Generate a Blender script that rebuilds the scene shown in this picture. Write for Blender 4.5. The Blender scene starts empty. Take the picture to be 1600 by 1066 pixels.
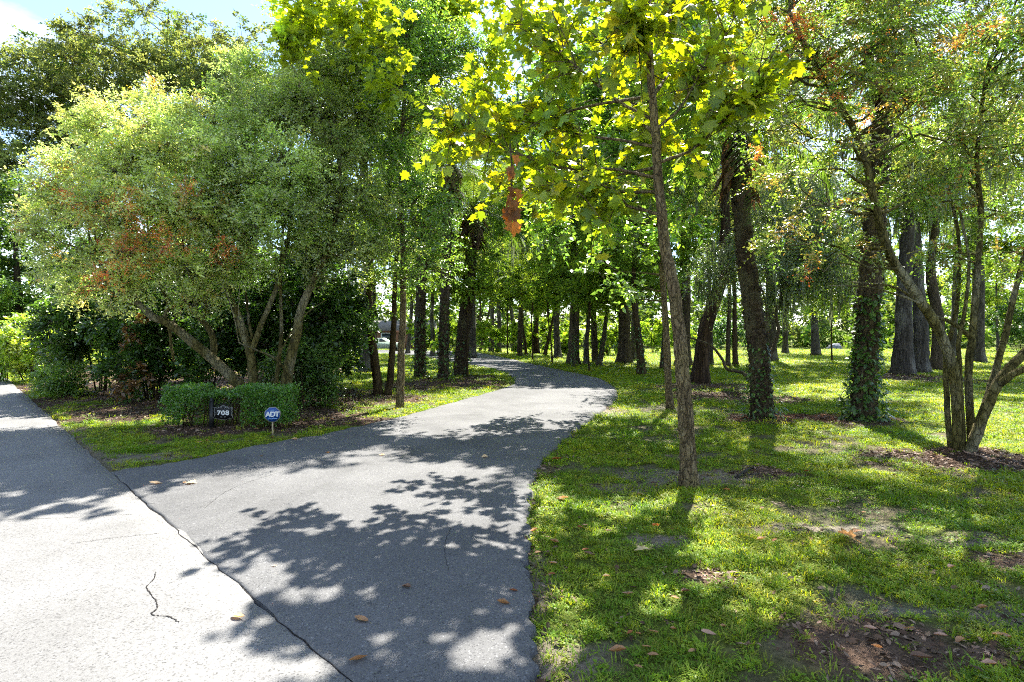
import bpy, math
import numpy as np
from mathutils import Vector

# ------------------------------------------------------------------ camera, sky, sun, exposure
SC = bpy.context.scene
COL = SC.collection
F_PX, H_PX, CAM_Z = 900.0, 527.0, 1.6          # focal length and horizon row in photo pixels, eye height

cd = bpy.data.cameras.new('camera')
cam = bpy.data.objects.new('camera', cd); COL.objects.link(cam)
cam.location = (0, 0, CAM_Z); cam.rotation_euler = (math.radians(90), 0, 0)
cd.sensor_width = 36.0; cd.lens = 36.0 * F_PX / 1600.0
cd.shift_y = -6.0 / 1600.0
cd.clip_start = 0.05; cd.clip_end = 3000.0
SC.camera = cam

SUN_EL = math.radians(52.0)
SUN_AZ = math.atan2(0.295, 0.955)               # clockwise from +Y
w = bpy.data.worlds.new('World'); SC.world = w; w.use_nodes = True
nt = w.node_tree; nt.nodes.clear()
n_out = nt.nodes.new('ShaderNodeOutputWorld'); n_bg = nt.nodes.new('ShaderNodeBackground')
n_sky = nt.nodes.new('ShaderNodeTexSky'); n_sky.sky_type = 'NISHITA'; n_sky.sun_disc = False
n_sky.sun_elevation = SUN_EL; n_sky.sun_rotation = SUN_AZ; n_sky.altitude = 30; n_sky.air_density = 1.0
n_sky.dust_density = 0.3; n_sky.ozone_density = 1.5
n_tc = nt.nodes.new('ShaderNodeTexCoord')
n_map = nt.nodes.new('ShaderNodeMapping'); n_map.inputs['Scale'].default_value = (1, 1, 2.2)
n_no = nt.nodes.new('ShaderNodeTexNoise'); n_no.inputs['Scale'].default_value = 3.2
n_no.inputs['Detail'].default_value = 8; n_no.inputs['Roughness'].default_value = 0.58
n_cr = nt.nodes.new('ShaderNodeValToRGB')
n_cr.color_ramp.elements[0].position = 0.48; n_cr.color_ramp.elements[1].position = 0.70
n_mx = nt.nodes.new('ShaderNodeMix'); n_mx.data_type = 'RGBA'
n_mx.inputs['B'].default_value = (5.6, 5.9, 6.3, 1)
nt.links.new(n_tc.outputs['Generated'], n_map.inputs['Vector']); nt.links.new(n_map.outputs[0], n_no.inputs['Vector'])
nt.links.new(n_no.outputs['Fac'], n_cr.inputs[0]); nt.links.new(n_cr.outputs[0], n_mx.inputs['Factor'])
nt.links.new(n_sky.outputs[0], n_mx.inputs['A']); nt.links.new(n_mx.outputs['Result'], n_bg.inputs[0])
n_bg.inputs['Strength'].default_value = 0.085
nt.links.new(n_bg.outputs[0], n_out.inputs[0])

sl = bpy.data.lights.new('sun', 'SUN'); sl.energy = 5.0; sl.angle = math.radians(0.53); sl.color = (1.0, 0.955, 0.87)
so = bpy.data.objects.new('sun', sl); COL.objects.link(so)
sd = Vector((math.sin(SUN_AZ) * math.cos(SUN_EL), math.cos(SUN_AZ) * math.cos(SUN_EL), math.sin(SUN_EL)))
so.rotation_euler = sd.to_track_quat('Z', 'Y').to_euler(); so.location = (0, 0, 40)

SC.view_settings.view_transform = 'Standard'; SC.view_settings.look = 'None'
SC.view_settings.exposure = 2.15; SC.view_settings.gamma = 1.0; SC.view_settings.use_curve_mapping = False
SC.render.engine = 'CYCLES'
cy = SC.cycles
cy.max_bounces = 4; cy.diffuse_bounces = 3; cy.glossy_bounces = 1; cy.transmission_bounces = 4
cy.transparent_max_bounces = 4; cy.caustics_reflective = False; cy.caustics_refractive = False
cy.sample_clamp_indirect = 6.0; cy.use_adaptive_sampling = True; cy.adaptive_threshold = 0.03
cy.use_light_tree = False; cy.use_denoising = False; cy.filter_width = 1.1
try:
    cy.denoiser = 'OPENIMAGEDENOISE'; cy.denoising_input_passes = 'RGB_ALBEDO_NORMAL'; cy.denoising_prefilter = 'ACCURATE'
except Exception:
    pass

# ------------------------------------------------------------------ numeric helpers
def rg(seed): return np.random.default_rng(seed)
def A(*v): return np.array(v, dtype=float)
def nrm(v): return v / np.maximum(np.linalg.norm(v, axis=-1, keepdims=True), 1e-9)
def P(px, py, Y): return A((px - 800.0) / F_PX * Y, Y, CAM_Z - (py - H_PX) / F_PX * Y)
def G(px, py):
    Y = CAM_Z * F_PX / (py - H_PX); return A((px - 800.0) / F_PX * Y, Y, 0.0)

_lat = rg(77).random((256, 256))
def vnoise(x, y):
    xi = np.floor(x).astype(int); yi = np.floor(y).astype(int); fx = x - xi; fy = y - yi
    fx = fx * fx * (3 - 2 * fx); fy = fy * fy * (3 - 2 * fy)
    a = _lat[xi & 255, yi & 255]; b = _lat[(xi + 1) & 255, yi & 255]
    c = _lat[xi & 255, (yi + 1) & 255]; d = _lat[(xi + 1) & 255, (yi + 1) & 255]
    return (a * (1 - fx) + b * fx) * (1 - fy) + (c * (1 - fx) + d * fx) * fy
def fbm(x, y, s=1.0, o=4):
    x = np.asarray(x, float) * s; y = np.asarray(y, float) * s; t = 0; am = .5; n = 0
    for k in range(o):
        t = t + am * vnoise(x + 17.3 * k, y + 31.7 * k); n += am; x = x * 2.03; y = y * 2.03; am *= .5
    return t / n
def sstep(a, b, x):
    t = np.clip((x - a) / (b - a), 0, 1); return t * t * (3 - 2 * t)

def mesh_np(name, V, F, mat, col=None, smooth=False):
    """F: list of (m,k) index arrays"""
    me = bpy.data.meshes.new(name)
    V = np.ascontiguousarray(V, dtype=np.float32)
    F = [f for f in (F if isinstance(F, list) else [F]) if len(f)]
    lv = np.concatenate([f.reshape(-1) for f in F]).astype(np.int32)
    tot = np.concatenate([np.full(len(f), f.shape[1]) for f in F]).astype(np.int32)
    st = np.concatenate([[0], np.cumsum(tot)[:-1]]).astype(np.int32)
    me.vertices.add(len(V)); me.vertices.foreach_set('co', V.reshape(-1))
    me.loops.add(len(lv)); me.loops.foreach_set('vertex_index', lv)
    me.polygons.add(len(tot)); me.polygons.foreach_set('loop_start', st)
    if smooth: me.polygons.foreach_set('use_smooth', np.ones(len(tot), dtype=bool))
    if col is not None:
        at = me.attributes.new('col', 'FLOAT_COLOR', 'POINT')
        c = np.ones((len(V), 4), dtype=np.float32); c[:, :3] = col
        at.data.foreach_set('color', c.reshape(-1))
    me.update(calc_edges=True)
    if mat: me.materials.append(mat)
    return me

def link(name, me, parent=None, loc=None):
    o = bpy.data.objects.new(name, me); COL.objects.link(o)
    if parent: o.parent = parent
    if loc is not None: o.location = [float(x) for x in loc]
    return o
def tag(o, label=None, cat=None, group=None, kind=None):
    if label: o['label'] = label
    if cat: o['category'] = cat
    if group: o['group'] = group
    if kind: o['kind'] = kind
    return o
def empty(name, loc, label=None, cat=None, group=None):
    o = bpy.data.objects.new(name, None); COL.objects.link(o); o.location = [float(x) for x in loc]
    o.empty_display_size = .1
    return tag(o, label, cat, group)

class MB:
    """collects tubes, boxes, polys -> one mesh"""
    def __init__(s): s.V = []; s.Q = []; s.T = []; s.N = []; s.n = 0; s.C = []
    def add(s, V, Q=None, T=None, N=None, col=None):
        V = np.asarray(V, float)
        if Q is not None and len(Q): s.Q.append(np.asarray(Q, int) + s.n)
        if T is not None and len(T): s.T.append(np.asarray(T, int) + s.n)
        for f in (N or []): s.N.append(np.asarray(f, int)[None] + s.n)
        s.V.append(V); s.n += len(V)
        if col is not None: s.C.append(np.broadcast_to(np.asarray(col, float), (len(V), 3)))
        return s
    def tube(s, pts, rad, seg=8, rough=0.0, seed=0, cap=True):
        pts = np.asarray(pts, float); rad = np.asarray(rad, float); m = len(pts)
        t = np.gradient(pts, axis=0); t = nrm(t)
        ref = A(.31, .87, .11) if abs(t[:, 2]).mean() > .5 else A(.1, .2, 1)
        u = nrm(np.cross(t, ref)); v = np.cross(t, u)
        a = np.linspace(0, 2 * np.pi, seg, endpoint=False)
        rr = rad[:, None] * np.ones((1, seg))
        if rough:
            r = rg(seed + 5)
            rid = 1 + rough * r.normal(size=(1, seg)) + rough * .7 * r.normal(size=(m, seg))
            rr = rr * np.clip(rid, .6, 1.5)
        V = pts[:, None] + rr[..., None] * (np.cos(a)[None, :, None] * u[:, None] + np.sin(a)[None, :, None] * v[:, None])
        V = V.reshape(-1, 3)
        i = np.arange(m - 1)[:, None] * seg; j = np.arange(seg)[None]; k = (j + 1) % seg
        Q = np.stack([i + j, i + k, i + seg + k, i + seg + j], -1).reshape(-1, 4)
        N = [np.arange(seg)[::-1], (m - 1) * seg + np.arange(seg)] if cap else None
        return s.add(V, Q=Q, N=N)
    def box(s, lo, hi, rotz=0, c=None):
        lo = np.asarray(lo, float); hi = np.asarray(hi, float)
        V = np.array([[x, y, z] for z in (lo[2], hi[2]) for y in (lo[1], hi[1]) for x in (lo[0], hi[0])])
        Q = [[0, 2, 3, 1], [4, 5, 7, 6], [0, 1, 5, 4], [2, 6, 7, 3], [0, 4, 6, 2], [1, 3, 7, 5]]
        return s.add(V, Q=Q)
    def prism(s, poly, a, b, axis=1):
        """poly: (n,2) in xz plane (axis=1) extruded along y from a to b"""
        poly = np.asarray(poly, float); n = len(poly)
        def lay(d):
            V = np.zeros((n, 3)); o = [i for i in range(3) if i != axis]
            V[:, o[0]] = poly[:, 0]; V[:, o[1]] = poly[:, 1]; V[:, axis] = d; return V
        V = np.concatenate([lay(a), lay(b)]); j = np.arange(n); k = (j + 1) % n
        Q = np.stack([j, k, n + k, n + j], -1)
        return s.add(V, Q=Q, N=[j[::-1], n + j])
    def build(s, name, mat, parent=None, loc=None, smooth=False, off=None):
        V = np.concatenate(s.V)
        if off is not None: V = V - np.asarray(off)
        F = ([np.concatenate(s.Q)] if s.Q else []) + ([np.concatenate(s.T)] if s.T else []) + s.N
        me = mesh_np(name, V, F, mat, np.concatenate(s.C) if s.C else None, smooth)
        return link(name, me, parent, loc)

def spline(ctrl, n):
    """Catmull-Rom through control rows"""
    c = np.asarray(ctrl, float); m = len(c)
    if m == 2:
        t = np.linspace(0, 1, n)[:, None]; return c[0] * (1 - t) + c[1] * t
    e = np.vstack([2 * c[0] - c[1], c, 2 * c[-1] - c[-2]])
    u = np.linspace(0, m - 1 - 1e-9, n); i = u.astype(int); t = (u - i)[:, None]
    p0, p1, p2, p3 = e[i], e[i + 1], e[i + 2], e[i + 3]
    return .5 * (2 * p1 + (p2 - p0) * t + (2 * p0 - 5 * p1 + 4 * p2 - p3) * t ** 2 + (3 * p1 - p0 - 3 * p2 + p3) * t ** 3)

# ------------------------------------------------------------------ materials
def new_mat(name):
    m = bpy.data.materials.new(name); m.use_nodes = True; t = m.node_tree; t.nodes.clear()
    return m, t, t.nodes.new('ShaderNodeOutputMaterial')
def N(t, kind, **kw):
    n = t.nodes.new(kind)
    for k, v in kw.items():
        if k.startswith('_'): setattr(n, k[1:], v)
        else: n.inputs[k.replace('__', ' ')].default_value = v
    return n
def ramp(t, src, stops):
    r = t.nodes.new('ShaderNodeValToRGB'); e = r.color_ramp.elements
    while len(e) < len(stops): e.new(.5)
    for k, (p, c) in enumerate(stops):
        e[k].position = p; e[k].color = (c[0], c[1], c[2], 1) if hasattr(c, '__len__') else (c, c, c, 1)
    t.links.new(src, r.inputs[0]); return r.outputs[0]
def mul(t, a, b, mode='MULTIPLY', f=1.0):
    m = t.nodes.new('ShaderNodeMix'); m.data_type = 'RGBA'; m.blend_type = mode
    if hasattr(f, 'is_linked'): t.links.new(f, m.inputs['Factor'])
    else: m.inputs['Factor'].default_value = f
    for s, k in ((a, 'A'), (b, 'B')):
        if hasattr(s, 'is_linked'): t.links.new(s, m.inputs[k])
        else: m.inputs[k].default_value = (*s, 1)
    return m.outputs['Result']
def noise(t, scale, detail=4, rough=.55, vec=None, dist=0):
    n = N(t, 'ShaderNodeTexNoise', Scale=scale, Detail=detail, Roughness=rough, Distortion=dist)
    if vec is None:
        vec = coords(t)
    t.links.new(vec, n.inputs['Vector']); return n.outputs['Fac']
def coords(t, kind='Object', scale=None):
    c = t.nodes.new('ShaderNodeTexCoord').outputs[kind]
    if scale:
        m = N(t, 'ShaderNodeMapping', Scale=scale); t.links.new(c, m.inputs['Vector']); c = m.outputs[0]
    return c
def bump(t, h, dist, strength=1.0):
    b = N(t, 'ShaderNodeBump', Distance=dist, Strength=strength); t.links.new(h, b.inputs['Height']); return b.outputs[0]

def leaf_mat(name, trans=(1.65, 1.75, .8), rough=.36, spec=.8):
    m, t, o = new_mat(name)
    at = N(t, 'ShaderNodeAttribute', _attribute_name='col')
    pb = N(t, 'ShaderNodeBsdfPrincipled', Roughness=rough); pb.inputs['Specular IOR Level'].default_value = spec
    t.links.new(at.outputs['Color'], pb.inputs['Base Color'])
    tr = N(t, 'ShaderNodeBsdfTranslucent'); t.links.new(mul(t, at.outputs['Color'], trans), tr.inputs['Color'])
    ad = t.nodes.new('ShaderNodeAddShader'); t.links.new(pb.outputs[0], ad.inputs[0]); t.links.new(tr.outputs[0], ad.inputs[1])
    t.links.new(ad.outputs[0], o.inputs[0]); return m
def plain(name, c, rough=.6, metal=0, spec=.5, nz=.12, scale=20):
    m, t, o = new_mat(name)
    pb = N(t, 'ShaderNodeBsdfPrincipled', Roughness=rough, Metallic=metal); pb.inputs['Specular IOR Level'].default_value = spec
    v = noise(t, scale, 5); g = ramp(t, v, [(.25, 1 - nz), (.75, 1 + nz)])
    t.links.new(mul(t, c, g), pb.inputs['Base Color']); t.links.new(pb.outputs[0], o.inputs[0]); return m
def bark_mat(name, dark, mid, light, scale=9, stretch=.25, patch=None, bd=.02):
    m, t, o = new_mat(name)
    vec = coords(t, 'Object', (1, 1, stretch))
    n1 = noise(t, scale, 7, .65, vec, .6); n2 = noise(t, scale * .22, 4, .5, coords(t, 'Object', (1, 1, .5)))
    c = ramp(t, n1, [(.3, dark), (.5, mid), (.72, light)])
    if patch:
        c = mul(t, c, patch, 'MIX', ramp(t, n2, [(.5, 0), (.62, .8)]))
    vz = N(t, 'ShaderNodeTexVoronoi', _feature='DISTANCE_TO_EDGE', Scale=scale * 1.5); wv = N(t, 'ShaderNodeVectorMath', _operation='ADD')
    wn = N(t, 'ShaderNodeTexNoise', Scale=scale * 1.2, Detail=3); ws = N(t, 'ShaderNodeVectorMath', _operation='SCALE', Scale=.12); v4 = coords(t, 'Object', (1, 1, stretch * 1.1))
    t.links.new(v4, wn.inputs['Vector']); t.links.new(wn.outputs['Color'], ws.inputs[0]); t.links.new(v4, wv.inputs[0]); t.links.new(ws.outputs[0], wv.inputs[1]); t.links.new(wv.outputs[0], vz.inputs['Vector'])
    fis = ramp(t, vz.outputs['Distance'], [(0, .35), (.10, 1), (1, 1.1)])
    n4 = noise(t, scale * 5, 4, .7, coords(t, 'Object', (1, 1, .6)))
    c = mul(t, c, fis, 'MULTIPLY', .8); c = mul(t, c, ramp(t, n4, [(.3, .6), (.7, 1.45)]))
    hh = mul(t, n1, fis)
    pb = N(t, 'ShaderNodeBsdfPrincipled', Roughness=.9); pb.inputs['Specular IOR Level'].default_value = .15
    t.links.new(c, pb.inputs['Base Color']); t.links.new(bump(t, hh, bd), pb.inputs['Normal'])
    t.links.new(pb.outputs[0], o.inputs[0]); return m

LEAF = leaf_mat('leaf'); LEAF_SYC = leaf_mat('sycamore_leaf', (2.1, 1.75, .25), .5, .3)
LEAF_GLOSS = leaf_mat('glossy_leaf', (1.4, 1.4, .45), .36, .42)
LEAF_PALM = leaf_mat('palm_leaflet', (1.3, 1.3, .4), .7, .12)
LEAF_FAR = leaf_mat('far_leaf', (1.6, 1.5, .5), .8, .08)
LEAF_DRY = leaf_mat('dry_leaf', (.6, .45, .3), .7, .2)
LEAF_DEAD = leaf_mat('dead_hanging_leaf', (1.3, .8, .3), .7, .2)
B_SYC = bark_mat('sycamore_bark', (.05, .034, .018), (.155, .112, .062), (.27, .215, .13), 15, .3, (.2, .155, .07), .05)
B_SYCTOP = B_SYC
B_MYRT = bark_mat('mossy_smooth_bark', (.03, .025, .008), (.095, .079, .025), (.165, .142, .06), 10, .35, (.2, .18, .12), .04)
B_OAK = bark_mat('grey_oak_bark', (.02, .017, .014), (.06, .051, .042), (.12, .106, .09), 8, .18, (.15, .142, .125), .04)
B_DARK = bark_mat('dark_bark', (.025, .018, .012), (.07, .053, .034), (.135, .105, .068), 9, .22, None, .03)
B_RED = bark_mat('reddish_bark', (.014, .008, .005), (.046, .028, .017), (.095, .06, .04), 6, .12, None, .05)
B_BROWN = bark_mat('brown_bark', (.018, .012, .006), (.055, .037, .018), (.10, .072, .038), 11, .25, None, .02)
B_PALM = bark_mat('palm_bark', (.014, .009, .006), (.056, .039, .025), (.125, .096, .062), 14, 1.4, (.1, .09, .05), .02)
M_MOSS = leaf_mat('grey_moss', (.6, .6, .5), .9, .05)

# ------------------------------------------------------------------ leaf geometry
T_DIA = (A([0, 0, 0], [.5, -.27, .07], [.5, .27, .07], [1, 0, -.06]), np.array([[0, 1, 3], [0, 3, 2]]))
T_LEAF2 = (A([0, 0, 0], [.45, -.34, .08], [.45, .34, .08], [1, 0, -.08]), np.array([[0, 1, 3], [0, 3, 2]]))
T_NARROW = (A([0, 0, 0], [.5, -.15, .05], [.5, .15, .05], [1, 0, -.08]), np.array([[0, 1, 3], [0, 3, 2]]))
T_OVAL = (A([0, 0, 0], [.3, -.24, .06], [.3, .24, .06], [.72, -.2, .03], [.72, .2, .03], [1, 0, -.1]),
          np.array([[0, 1, 2], [1, 3, 4], [1, 4, 2], [3, 5, 4]]))
_ol = [(0, 0), (-.06, .2), (.1, .34), (.06, .5), (.27, .43), (.36, .34), (.52, .6), (.6, .42), (.72, .4), (.64, .2), (.82, .16), (1.02, 0)]
_ol = _ol + [(x, -y) for x, y in _ol[-2:0:-1]]
_sv = np.array([(.36, 0, .03)] + [(x, y, .06 * abs(y) - .14 * x * x - .25 * y * y) for x, y in _ol])
_sn = len(_ol)
T_SYC = (_sv, np.array([[0, 1 + i, 1 + (i + 1) % _sn] for i in range(_sn)]))
_of = [(0, 0), (.08, .46), (.34, .32), (.6, .5), (.66, .2), (1.02, 0)]; _of = _of + [(x, -y) for x, y in _of[-2:0:-1]]
T_SYCF = (np.array([(.36, 0, .03)] + [(x, y, .06 * abs(y) - .14 * x * x - .25 * y * y) for x, y in _of]), np.array([[0, 1 + i, 1 + (i + 1) % len(_of)] for i in range(len(_of))]))
# dry curled oval leaf
_dv = []
for x, wd in ((0, 0), (.18, .16), (.5, .22), (.8, .13), (1, 0)):
    for s in ((-1, 0, 1) if wd else (0,)):
        _dv.append((x, s * wd, .10 * abs(s) * (wd / .22) + .08 * (x - .5) ** 2 * 4))
T_DRY = (np.array(_dv), np.array([[0, 1, 2], [0, 2, 3], [1, 4, 5], [1, 5, 2], [2, 5, 6], [2, 6, 3],
                                  [4, 7, 8], [4, 8, 5], [5, 8, 9], [5, 9, 6], [7, 10, 8], [8, 10, 9]]))

def leaf_geo(Pp, D, Nn, S, tm):
    T, Fa = tm
    side = nrm(np.cross(Nn, D)); N2 = np.cross(D, side)
    V = Pp[:, None] + S[:, None, None] * (T[None, :, 0:1] * D[:, None] + T[None, :, 1:2] * side[:, None] + T[None, :, 2:3] * N2[:, None])
    k = len(T); F = (np.arange(len(Pp)) * k)[:, None, None] + Fa[None]
    return V.reshape(-1, 3), F.reshape(-1, Fa.shape[1])

def rdir(r, n): return nrm(r.normal(size=(n, 3)))

def twigs(r, Pt, D, L, k, size, droop=.15, spread=.9, jit=.35):
    n = len(Pt)
    t = (np.arange(k) + .6) / k + r.normal(size=(n, k)) * .06
    L = np.broadcast_to(L, (n,))
    pos = Pt[:, None] + D[:, None] * (L[:, None] * t)[..., None]
    pos[..., 2] -= droop * L[:, None] * t ** 2
    side = nrm(np.cross(D, A(0, 0, 1) + r.normal(size=(n, 3)) * .4))
    sg = np.where(np.arange(k) % 2 == 0, 1., -1.)
    d = D[:, None] * .55 + side[:, None] * (sg * spread)[None, :, None] + r.normal(size=(n, k, 3)) * jit
    d[..., 2] -= droop * .6
    nn = A(0, 0, 1) + r.normal(size=(n, k, 3)) * .55
    S = size * r.uniform(.65, 1.25, size=(n, k))
    return pos.reshape(-1, 3), nrm(d.reshape(-1, 3)), nrm(nn.reshape(-1, 3)), S.reshape(-1)

def pal_pick(r, pal, wt, n):
    pal = np.asarray(pal, float); wt = np.asarray(wt, float); return pal[r.choice(len(pal), size=n, p=wt / wt.sum())]

def foliage(r, C, R, n, L, k, size, pal, wt, tm=T_DIA, shell=.45, up=.25, out=.8, droop=.15, jit=.35, val=.25, b=7, reach=1.2):
    """leafy branchlets radiating through clump volumes (b twigs on each); returns V,F,col"""
    C = np.asarray(C, float); R = np.asarray(R, float); R3 = R[:, None] * np.ones(3) if R.ndim == 1 else R
    pr = np.prod(R3, axis=1) ** .75; nb = max(1, n // b); bi = r.choice(len(C), size=nb, p=pr / pr.sum())
    u = rdir(r, nb); s0 = r.uniform(0, .75, nb); s1 = np.clip(s0 + r.uniform(.35, .75, nb), 0, reach) * r.uniform(.85, 1.12, nb)
    bend = r.normal(size=(nb, 3)) * .22 + A(0, 0, up * .5)
    B0 = C[bi] + u * R3[bi] * s0[:, None]; BD = (u * R3[bi] * (s1 - s0)[:, None] + bend * R3[bi] * .6)
    n = nb * b; ti = np.repeat(np.arange(nb), b); tt_ = np.tile((np.arange(b) + .5) / b, nb) + r.normal(size=n) * .06
    Pt = B0[ti] + BD[ti] * tt_[:, None] - A(0, 0, 1) * (droop * .5 * np.linalg.norm(BD[ti], axis=1) * tt_ ** 2)[:, None] + r.normal(size=(n, 3)) * L * .12
    D = nrm(nrm(BD[ti]) * out + r.normal(size=(n, 3)) * .6 + A(0, 0, up))
    p, d, nn, S = twigs(r, Pt, D, L * r.uniform(.6, 1.3, n), k, size, droop, .9, jit)
    cl = pal_pick(r, pal, wt, nb)[ti] * .6 + pal_pick(r, pal, wt, n) * .4
    cl = cl * np.exp(r.normal(size=(nb, 1)) * val * .8)[ti] * np.exp(r.normal(size=(n, 1)) * val * .4)
    cv = np.exp(r.normal(size=len(C)) * val * .5)[bi][ti]
    col = (cl * cv[:, None])[:, None] * np.exp(r.normal(size=(n, k, 1)) * val * .7) * np.ones((1, 1, 3))
    V, Fa = leaf_geo(p, d, nn, S, tm)
    col = np.repeat(col.reshape(-1, 3), len(tm[0]), axis=0)
    # woody axis of each branchlet
    e = B0 + BD - A(0, 0, 1) * (droop * .5 * np.linalg.norm(BD, axis=1))[:, None]; st_ = C[bi] + (B0 - C[bi]) * .2
    wv = nrm(np.cross(BD, rdir(r, nb))) * (.10 * size + .002); w2 = nrm(np.cross(BD, wv)) * (.10 * size + .002)
    Wv = np.stack([st_ - wv, st_ + wv, st_ + w2, e], 1).reshape(-1, 3)
    Wf = (np.arange(nb) * 4)[:, None, None] + np.array([[0, 1, 3], [1, 2, 3], [2, 0, 3]])[None]
    return np.vstack([V, Wv]), np.vstack([Fa, Wf.reshape(-1, 3) + len(V)]), np.vstack([col, np.tile(A(.05, .038, .022), (len(Wv), 1))])

def clumps_in(r, c, rad, n, cr, flat=.8, hollow=.35):
    """clump centres in an ellipsoid"""
    u = rdir(r, n); q = hollow + (1 - hollow) * r.random(n) ** .5
    C = np.asarray(c) + u * np.asarray(rad) * q[:, None]
    R = cr * r.uniform(.65, 1.35, n)
    return C, np.stack([R, R, R * flat], -1)

def branches(mb, r, stems, C, taper=.62, rmin=.006, seg=5, frac=1.0):
    """grow limbs from given stems [(pts,radii)] to clump centres"""
    NP = np.concatenate([s[0] for s in stems]); NR = np.concatenate([s[1] for s in stems])
    lim = np.concatenate([np.linspace(0, 1, len(s[0])) for s in stems]) > .3
    NP = NP[lim]; NR = NR[lim]
    C = np.asarray(C); C = C[r.random(len(C)) < frac] if frac < 1 else C
    d0 = np.min(np.linalg.norm(C[:, None] - NP[None], axis=2), axis=1)
    for i in np.argsort(d0):
        c = C[i]; dv = c - NP; d = np.linalg.norm(dv, axis=1) + np.where(dv[:, 2] < 0, .8 * np.abs(dv[:, 2]), 0) + .3 / np.maximum(NR * 30, .2)
        j = int(np.argmin(d)); a = NP[j]; ln = np.linalg.norm(c - a)
        if ln < .12: continue
        r0 = max(min(NR[j] * taper, .012 * ln + .01 + .1 * NR[j]), rmin)
        mid = a + (c - a) * .5 + A(0, 0, .10 * ln) + r.normal(size=3) * .09 * ln
        q3 = a + (c - a) * .78 + A(0, 0, .06 * ln) + r.normal(size=3) * .08 * ln
        pts = spline([a, a + (mid - a) * .45 + r.normal(size=3) * .04 * ln, mid, q3, c], max(5, int(ln * 2.5)))
        rad = np.linspace(r0, rmin * .8, len(pts))
        mb.tube(pts, rad, seg, cap=False)
        NP = np.vstack([NP, pts[2:]]); NR = np.concatenate([NR, rad[2:]])

def moss(r, C, R, n, L, wd=.03):
    idx = r.choice(len(C), n); Pt = C[idx] + rdir(r, n) * R[idx] * .8
    ln = L * r.uniform(.35, 1.3, n); a = r.uniform(0, np.pi, n); w_ = wd * r.uniform(.5, 1.3, n)
    s = np.stack([np.cos(a) * w_, np.sin(a) * w_, 0 * a], -1)
    j1 = r.normal(size=(n, 3)) * .05; j1[:, 2] = 0; z = A(0, 0, 1)
    V = np.stack([Pt - s * .5, Pt + s * .5, Pt - s + j1 - z * (ln * .5)[:, None], Pt + s + j1 - z * (ln * .5)[:, None], Pt + j1 * 1.4 - z * ln[:, None]], 1)
    F = (np.arange(n) * 5)[:, None, None] + np.array([[0, 1, 3], [0, 3, 2], [2, 3, 4]])[None]
    col = np.repeat(A(.10, .115, .07) * np.exp(r.normal(size=(n, 1)) * .25), 5, axis=0)
    return V.reshape(-1, 3), F.reshape(-1, 3), col

def merge(parts):
    V = []; F = []; C = []; n = 0
    for v, f, c in parts:
        V.append(v); F.append(f + n); C.append(c); n += len(v)
    return np.concatenate(V), np.concatenate(F), np.concatenate(C)

def stem(ctrl, r0, r1, n=None, flare=1.35, wob=.0, r=None, pw=1.0):
    c = np.asarray(ctrl, float); ln = np.linalg.norm(np.diff(c, axis=0), axis=1).sum()
    n = n or max(8, int(ln * 5)); pts = spline(c, n); t = np.linspace(0, 1, n)
    rad = r0 + (r1 - r0) * t ** pw
    if flare: rad = rad * (1 + (flare - 1) * np.exp(-t * ln / (.9 * r0 + .05)))
    if wob and r is not None: pts = pts + np.cumsum(r.normal(size=pts.shape), 0) * wob * A(1, 1, .2) * (t[:, None] > .05)
    pts = pts.copy(); 
    if flare: pts[0, 2] -= .06
    return pts, rad

# palettes (linear albedo)
DK = (.030, .062, .014); MD = (.052, .098, .018); LT = (.095, .150, .030); YG = (.150, .200, .022)
OL = (.085, .095, .034); GY = (.150, .180, .090); RD = (.300, .060, .022); OR = (.330, .130, .030); BR = (.110, .065, .030)

# ------------------------------------------------------------------ road and driveway outlines
LEFT = A([-4.58, 6.92], [-4.1, 7.38], [-3.6, 8.5], [-2.93, 9.6], [-2.08, 11.7], [-1.27, 14.26], [-.2, 18], [.13, 19.9],
         [0, 22.9], [-.6, 27.2], [-2.1, 32], [-4.2, 38], [-7, 46], [-11, 54], [-20, 60], [-34, 64])
RIGHT = A([.20, 1.95], [.10, 3.2], [.11, 4.5], [.26, 6.76], [.78, 8.83], [1.69, 11.7], [2.75, 15.2], [3.2, 18.6],
          [3.2, 22.4], [2.2, 28.2], [.9, 35], [-.2, 42], [-2.6, 54], [-6, 64], [-18, 72], [-34, 76])
LEFT[0] = (-4.72, 6.78); RIGHT[0] = (.06, 1.81)      # the mouth laps over the road edge
ND = 300
def dense_edges():
    u = np.concatenate([np.linspace(0, .5, int(ND * .75), endpoint=False), np.linspace(.5, 1, ND - int(ND * .75))])
    def samp(c):
        s = spline(c, 3000); return s[(u * 2999).astype(int)]
    return samp(LEFT), samp(RIGHT)
DL, DR = dense_edges()
_r = rg(3)
jl = (fbm(np.arange(ND) * .35, np.zeros(ND), 1, 3) - .5) * .16; jr = (fbm(np.arange(ND) * .9, np.ones(ND) * 9, 1, 4) - .5) * .2
acr = nrm(DR - DL)
DL = DL + acr * jl[:, None]; DR = DR + acr * jr[:, None]
DRIVE_POLY = np.vstack([DL, DR[::-1]])
RD_DIR = nrm(A(-1.0, 1.045)); RD_P = A(-.77, 2.72); RD_N = A(-RD_DIR[1], RD_DIR[0]) * -1.0
if RD_N @ A(1, 1) < 0: RD_N = -RD_N                      # points away from the road, toward the garden
def road_side(x, y): return (x - RD_P[0]) * RD_N[0] + (y - RD_P[1]) * RD_N[1]
def in_poly(x, y, poly):
    inside = np.zeros(x.shape, bool); xj, yj = poly[-1]
    for xi, yi in poly:
        c = ((yi > y) != (yj > y)) & (x < (xj - xi) * (y - yi) / (yj - yi + 1e-12) + xi)
        inside ^= c; xj, yj = xi, yi
    return inside
DP_C = DRIVE_POLY[::3]
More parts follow.
